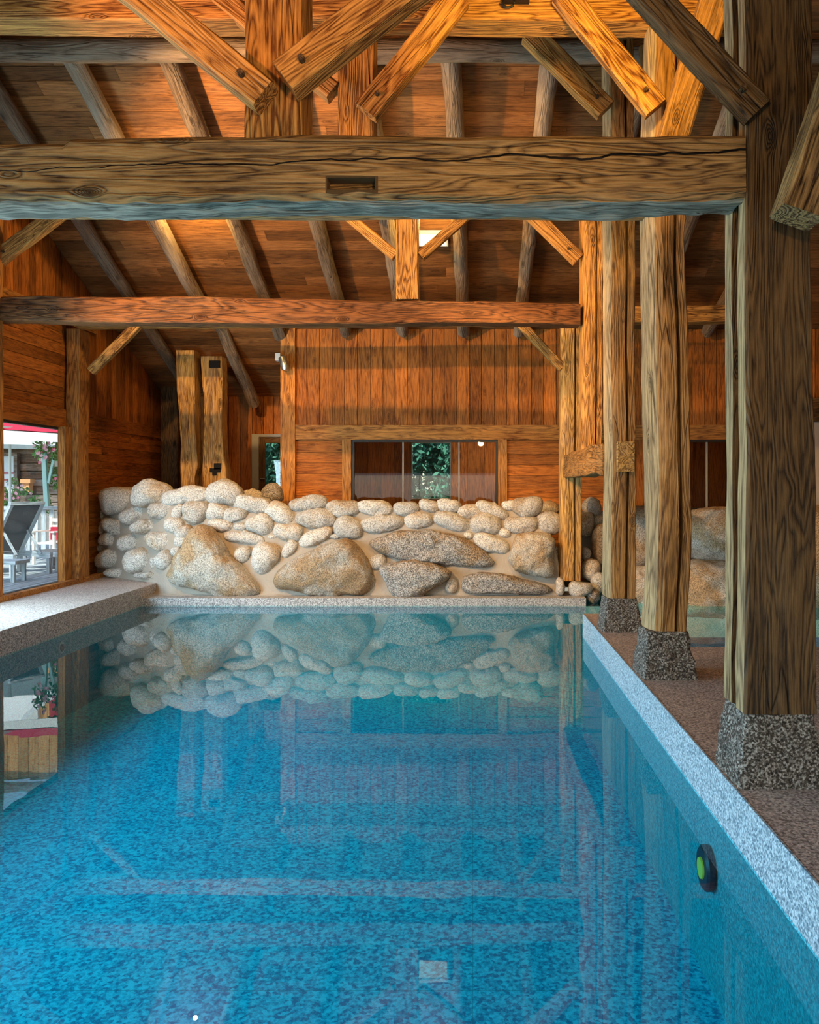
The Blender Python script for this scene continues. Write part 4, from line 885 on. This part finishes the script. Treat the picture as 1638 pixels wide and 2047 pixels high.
# turquoise post with side bracket
e = empty('turquoise_post', P(92, 1012, 18.2), 'pale turquoise wooden post with a slanting prop, wrapped in climbing roses', 'post')
q = MB(); q.bar(P(94, 1014, 18.2), P(88, 905, 18.2), .09, .09, (0, 1, 0)); child(q, 'shaft', TEAL, e)
q = MB(); q.bar(P(97, 966, 18.2), P(108, 915, 18.2), .05, .05, (0, 1, 0)); q.bar(P(97, 950, 18.25), P(114, 950, 18.25), .03, .03); child(q, 'prop', TEAL, e)
foliage('climbing_rose', 'climbing rose with pink blooms over the turquoise post', 'climbing plant', P(103, 900, 18.0), (.42, .25, .38), 900, .05, LEAF2, 8, flowers=22)
foliage('climbing_rose', 'leafy climber hanging right of the turquoise post', 'climbing plant', P(122, 960, 18.4), (.28, .25, .75), 900, .05, LEAF2, 9, flowers=3)
foliage('flower_bush', 'low flowering bush with pink blooms in front of the log chalet', 'bush', P(25, 996, 20.2), (.5, .3, .32), 900, .05, LEAF2, 10, flowers=24)
e = empty('hanging_planter', P(53, 975, 22.9), 'orange wall planter of terracotta on the log chalet', 'planter')
q = MB(); a, b = P(46, 984, 23.2), P(60, 966, 23.2); q.box(a.x, b.x, 23.15, 23.35, a.z, b.z); a, b = P(44, 966, 23.2), P(64, 958, 23.2); q.box(a.x, b.x, 23.1, 23.36, a.z, b.z); child(q, 'pot', PLANTER, e)
e = empty('wooden_sign', P(118, 915, 18.0), 'blank cream wooden board hanging beside the turquoise post', 'sign board')
q = MB(); a, b = P(110, 933, 18.1), P(134, 902, 18.1); q.box(a.x, b.x, 18.08, 18.12, a.z, b.z); child(q, 'board', CREAM, e)
q = MB(); q.bar(P(122, 902, 18.1), P(122, 870, 18.1), .02, .02, (0, 1, 0)); child(q, 'hanger', FRAME_GY, e)
# railing behind loungers
e = empty('patio_railing', P(60, 1090, 17.6), 'pale blue white slatted wooden railing at the far edge of the patio', 'railing')
xa, xb = P(-60, 0, 17.6).x, P(140, 0, 17.6).x; zt_ = P(0, 1012, 17.6).z
q = MB(); q.box(xa, xb, 17.55, 17.68, zt_-.07, zt_); child(q, 'top_rail', W_PALE, e)
q = MB(); q.box(xa, xb, 17.6, 17.65, .12, .20); child(q, 'bottom_rail', W_PALE, e)
k = 0
while xa+k*.17 < xb:
    q = MB(); x = xa+k*.17; q.box(x, x+.10, 17.59, 17.62, .20, zt_-.07, 2); child(q, 'slat', W_PALE, e); k += 1
# patio chairs (white) and sun loungers
def lounger(lab, x, Y, rz, sc_=1.0):
    e = empty('sun_lounger', (0, 0, 0), lab, 'sun lounger', 'sun loungers on the patio')
    L, Wd, hs = 1.25, .62, .36
    for s_ in (-1, 1):
        q = MB(); q.box(-.1, L, s_*Wd/2-.025, s_*Wd/2+.025, hs-.09, hs); q.build('side_rail', W_PALE, e)
        for xx in (.05, L-.08):
            q = MB(); q.box(xx, xx+.08, s_*Wd/2-.03, s_*Wd/2+.03, 0, hs-.09, 2); q.build('leg', W_PALE, e)
        q = MB(); q.bar((.0, s_*(Wd/2-.05), hs), (-.62, s_*(Wd/2-.05), hs+.80), .05, .07); q.build('back_rail', W_PALE, e)
        q = MB(); q.bar((-.30, s_*(Wd/2-.10), hs+.36), (-.68, s_*(Wd/2-.10), hs-.02), .03, .03); q.build('prop', W_PALE, e)
        q = MB(); q.box(-.8, -.1, s_*Wd/2-.025, s_*Wd/2+.025, hs-.09, hs); q.build('side_rail', W_PALE, e)
        q = MB(); q.box(-.78, -.70, s_*Wd/2-.03, s_*Wd/2+.03, 0, hs-.09, 2); q.build('leg', W_PALE, e)
    q = MB(); q.bar((.0, 0, hs+.01), (-.60, 0, hs+.78), Wd-.14, .015, (0, 0, 1)); q.build('back_sling', SLING, e)
    q = MB(); q.box(0, L-.05, -Wd/2+.03, Wd/2-.03, hs-.02, hs-.005); q.build('seat_sling', SLING, e)
    q = MB(); q.box(-.66, -.58, -Wd/2+.02, Wd/2-.02, hs+.79, hs+.84, 1); q.build('head_rail', W_PALE, e)
    e.location = (x, Y, 0.0); e.rotation_euler = (0, 0, rz); e.scale = (sc_,)*3
p = P(62, 1160, 14.6); lounger('nearest sun lounger with dark mesh back raised towards the right', p.x-.75, 15.1, R(150), 1.1)
p = P(130, 1100, 15.4); lounger('sun lounger cut off by the window edge on the right', p.x+.02, 15.75, R(150), .95)
p = P(0, 1100, 16.6); lounger('sun lounger farthest left behind the nearest one', p.x-.8, 16.6, R(160), .95)
e = empty('footstool', P(25, 1150, 13.6), 'low slatted wooden footstool close behind the patio window', 'stool')
c = Vector((P(30, 0, 13.9).x-.12, 13.75, 0)); 
for (dx, dy) in ((-.25, -.16), (.22, -.16), (-.25, .16), (.22, .16)):
    q = MB(); q.box(c.x+dx, c.x+dx+.06, c.y+dy, c.y+dy+.05, 0.0, .3, 2); child(q, 'leg', W_PALE, e)
q = MB(); q.box(c.x-.3, c.x+.32, c.y-.2, c.y+.25, .3, .36); child(q, 'seat', W_PALE, e)
def pchair(lab, x, Y, rz):
    e = empty('patio_chair', (0, 0, 0), lab, 'chair')
    for s_ in (-1, 1):
        q = MB(); q.box(s_*.25-.025, s_*.25+.025, -.27, -.22, 0, .66, 2); q.build('leg', WHITE, e)
        q = MB(); q.box(s_*.25-.025, s_*.25+.025, .22, .27, 0, .95, 2); q.build('leg', WHITE, e)
        q = MB(); q.box(s_*.25-.04, s_*.25+.04, -.3, .27, .66, .69); q.build('armrest', WHITE, e)
    q = MB(); q.box(-.25, .25, -.25, .25, .42, .45); q.build('seat', WHITE, e)
    for z in (.58, .72, .86):
        q = MB(); q.box(-.23, .23, .235, .255, z, z+.07); q.build('back_slat', WHITE, e)
    q = MB(); q.box(-.2, .2, .15, .22, .48, .75); q.build('cushion', RED, e)
    e.location = (x, Y, 0); e.rotation_euler = (0, 0, rz)
p = P(106, 1100, 16.9); pchair('white patio armchair with a red cushion behind the sun loungers', p.x, 16.9, R(-15))
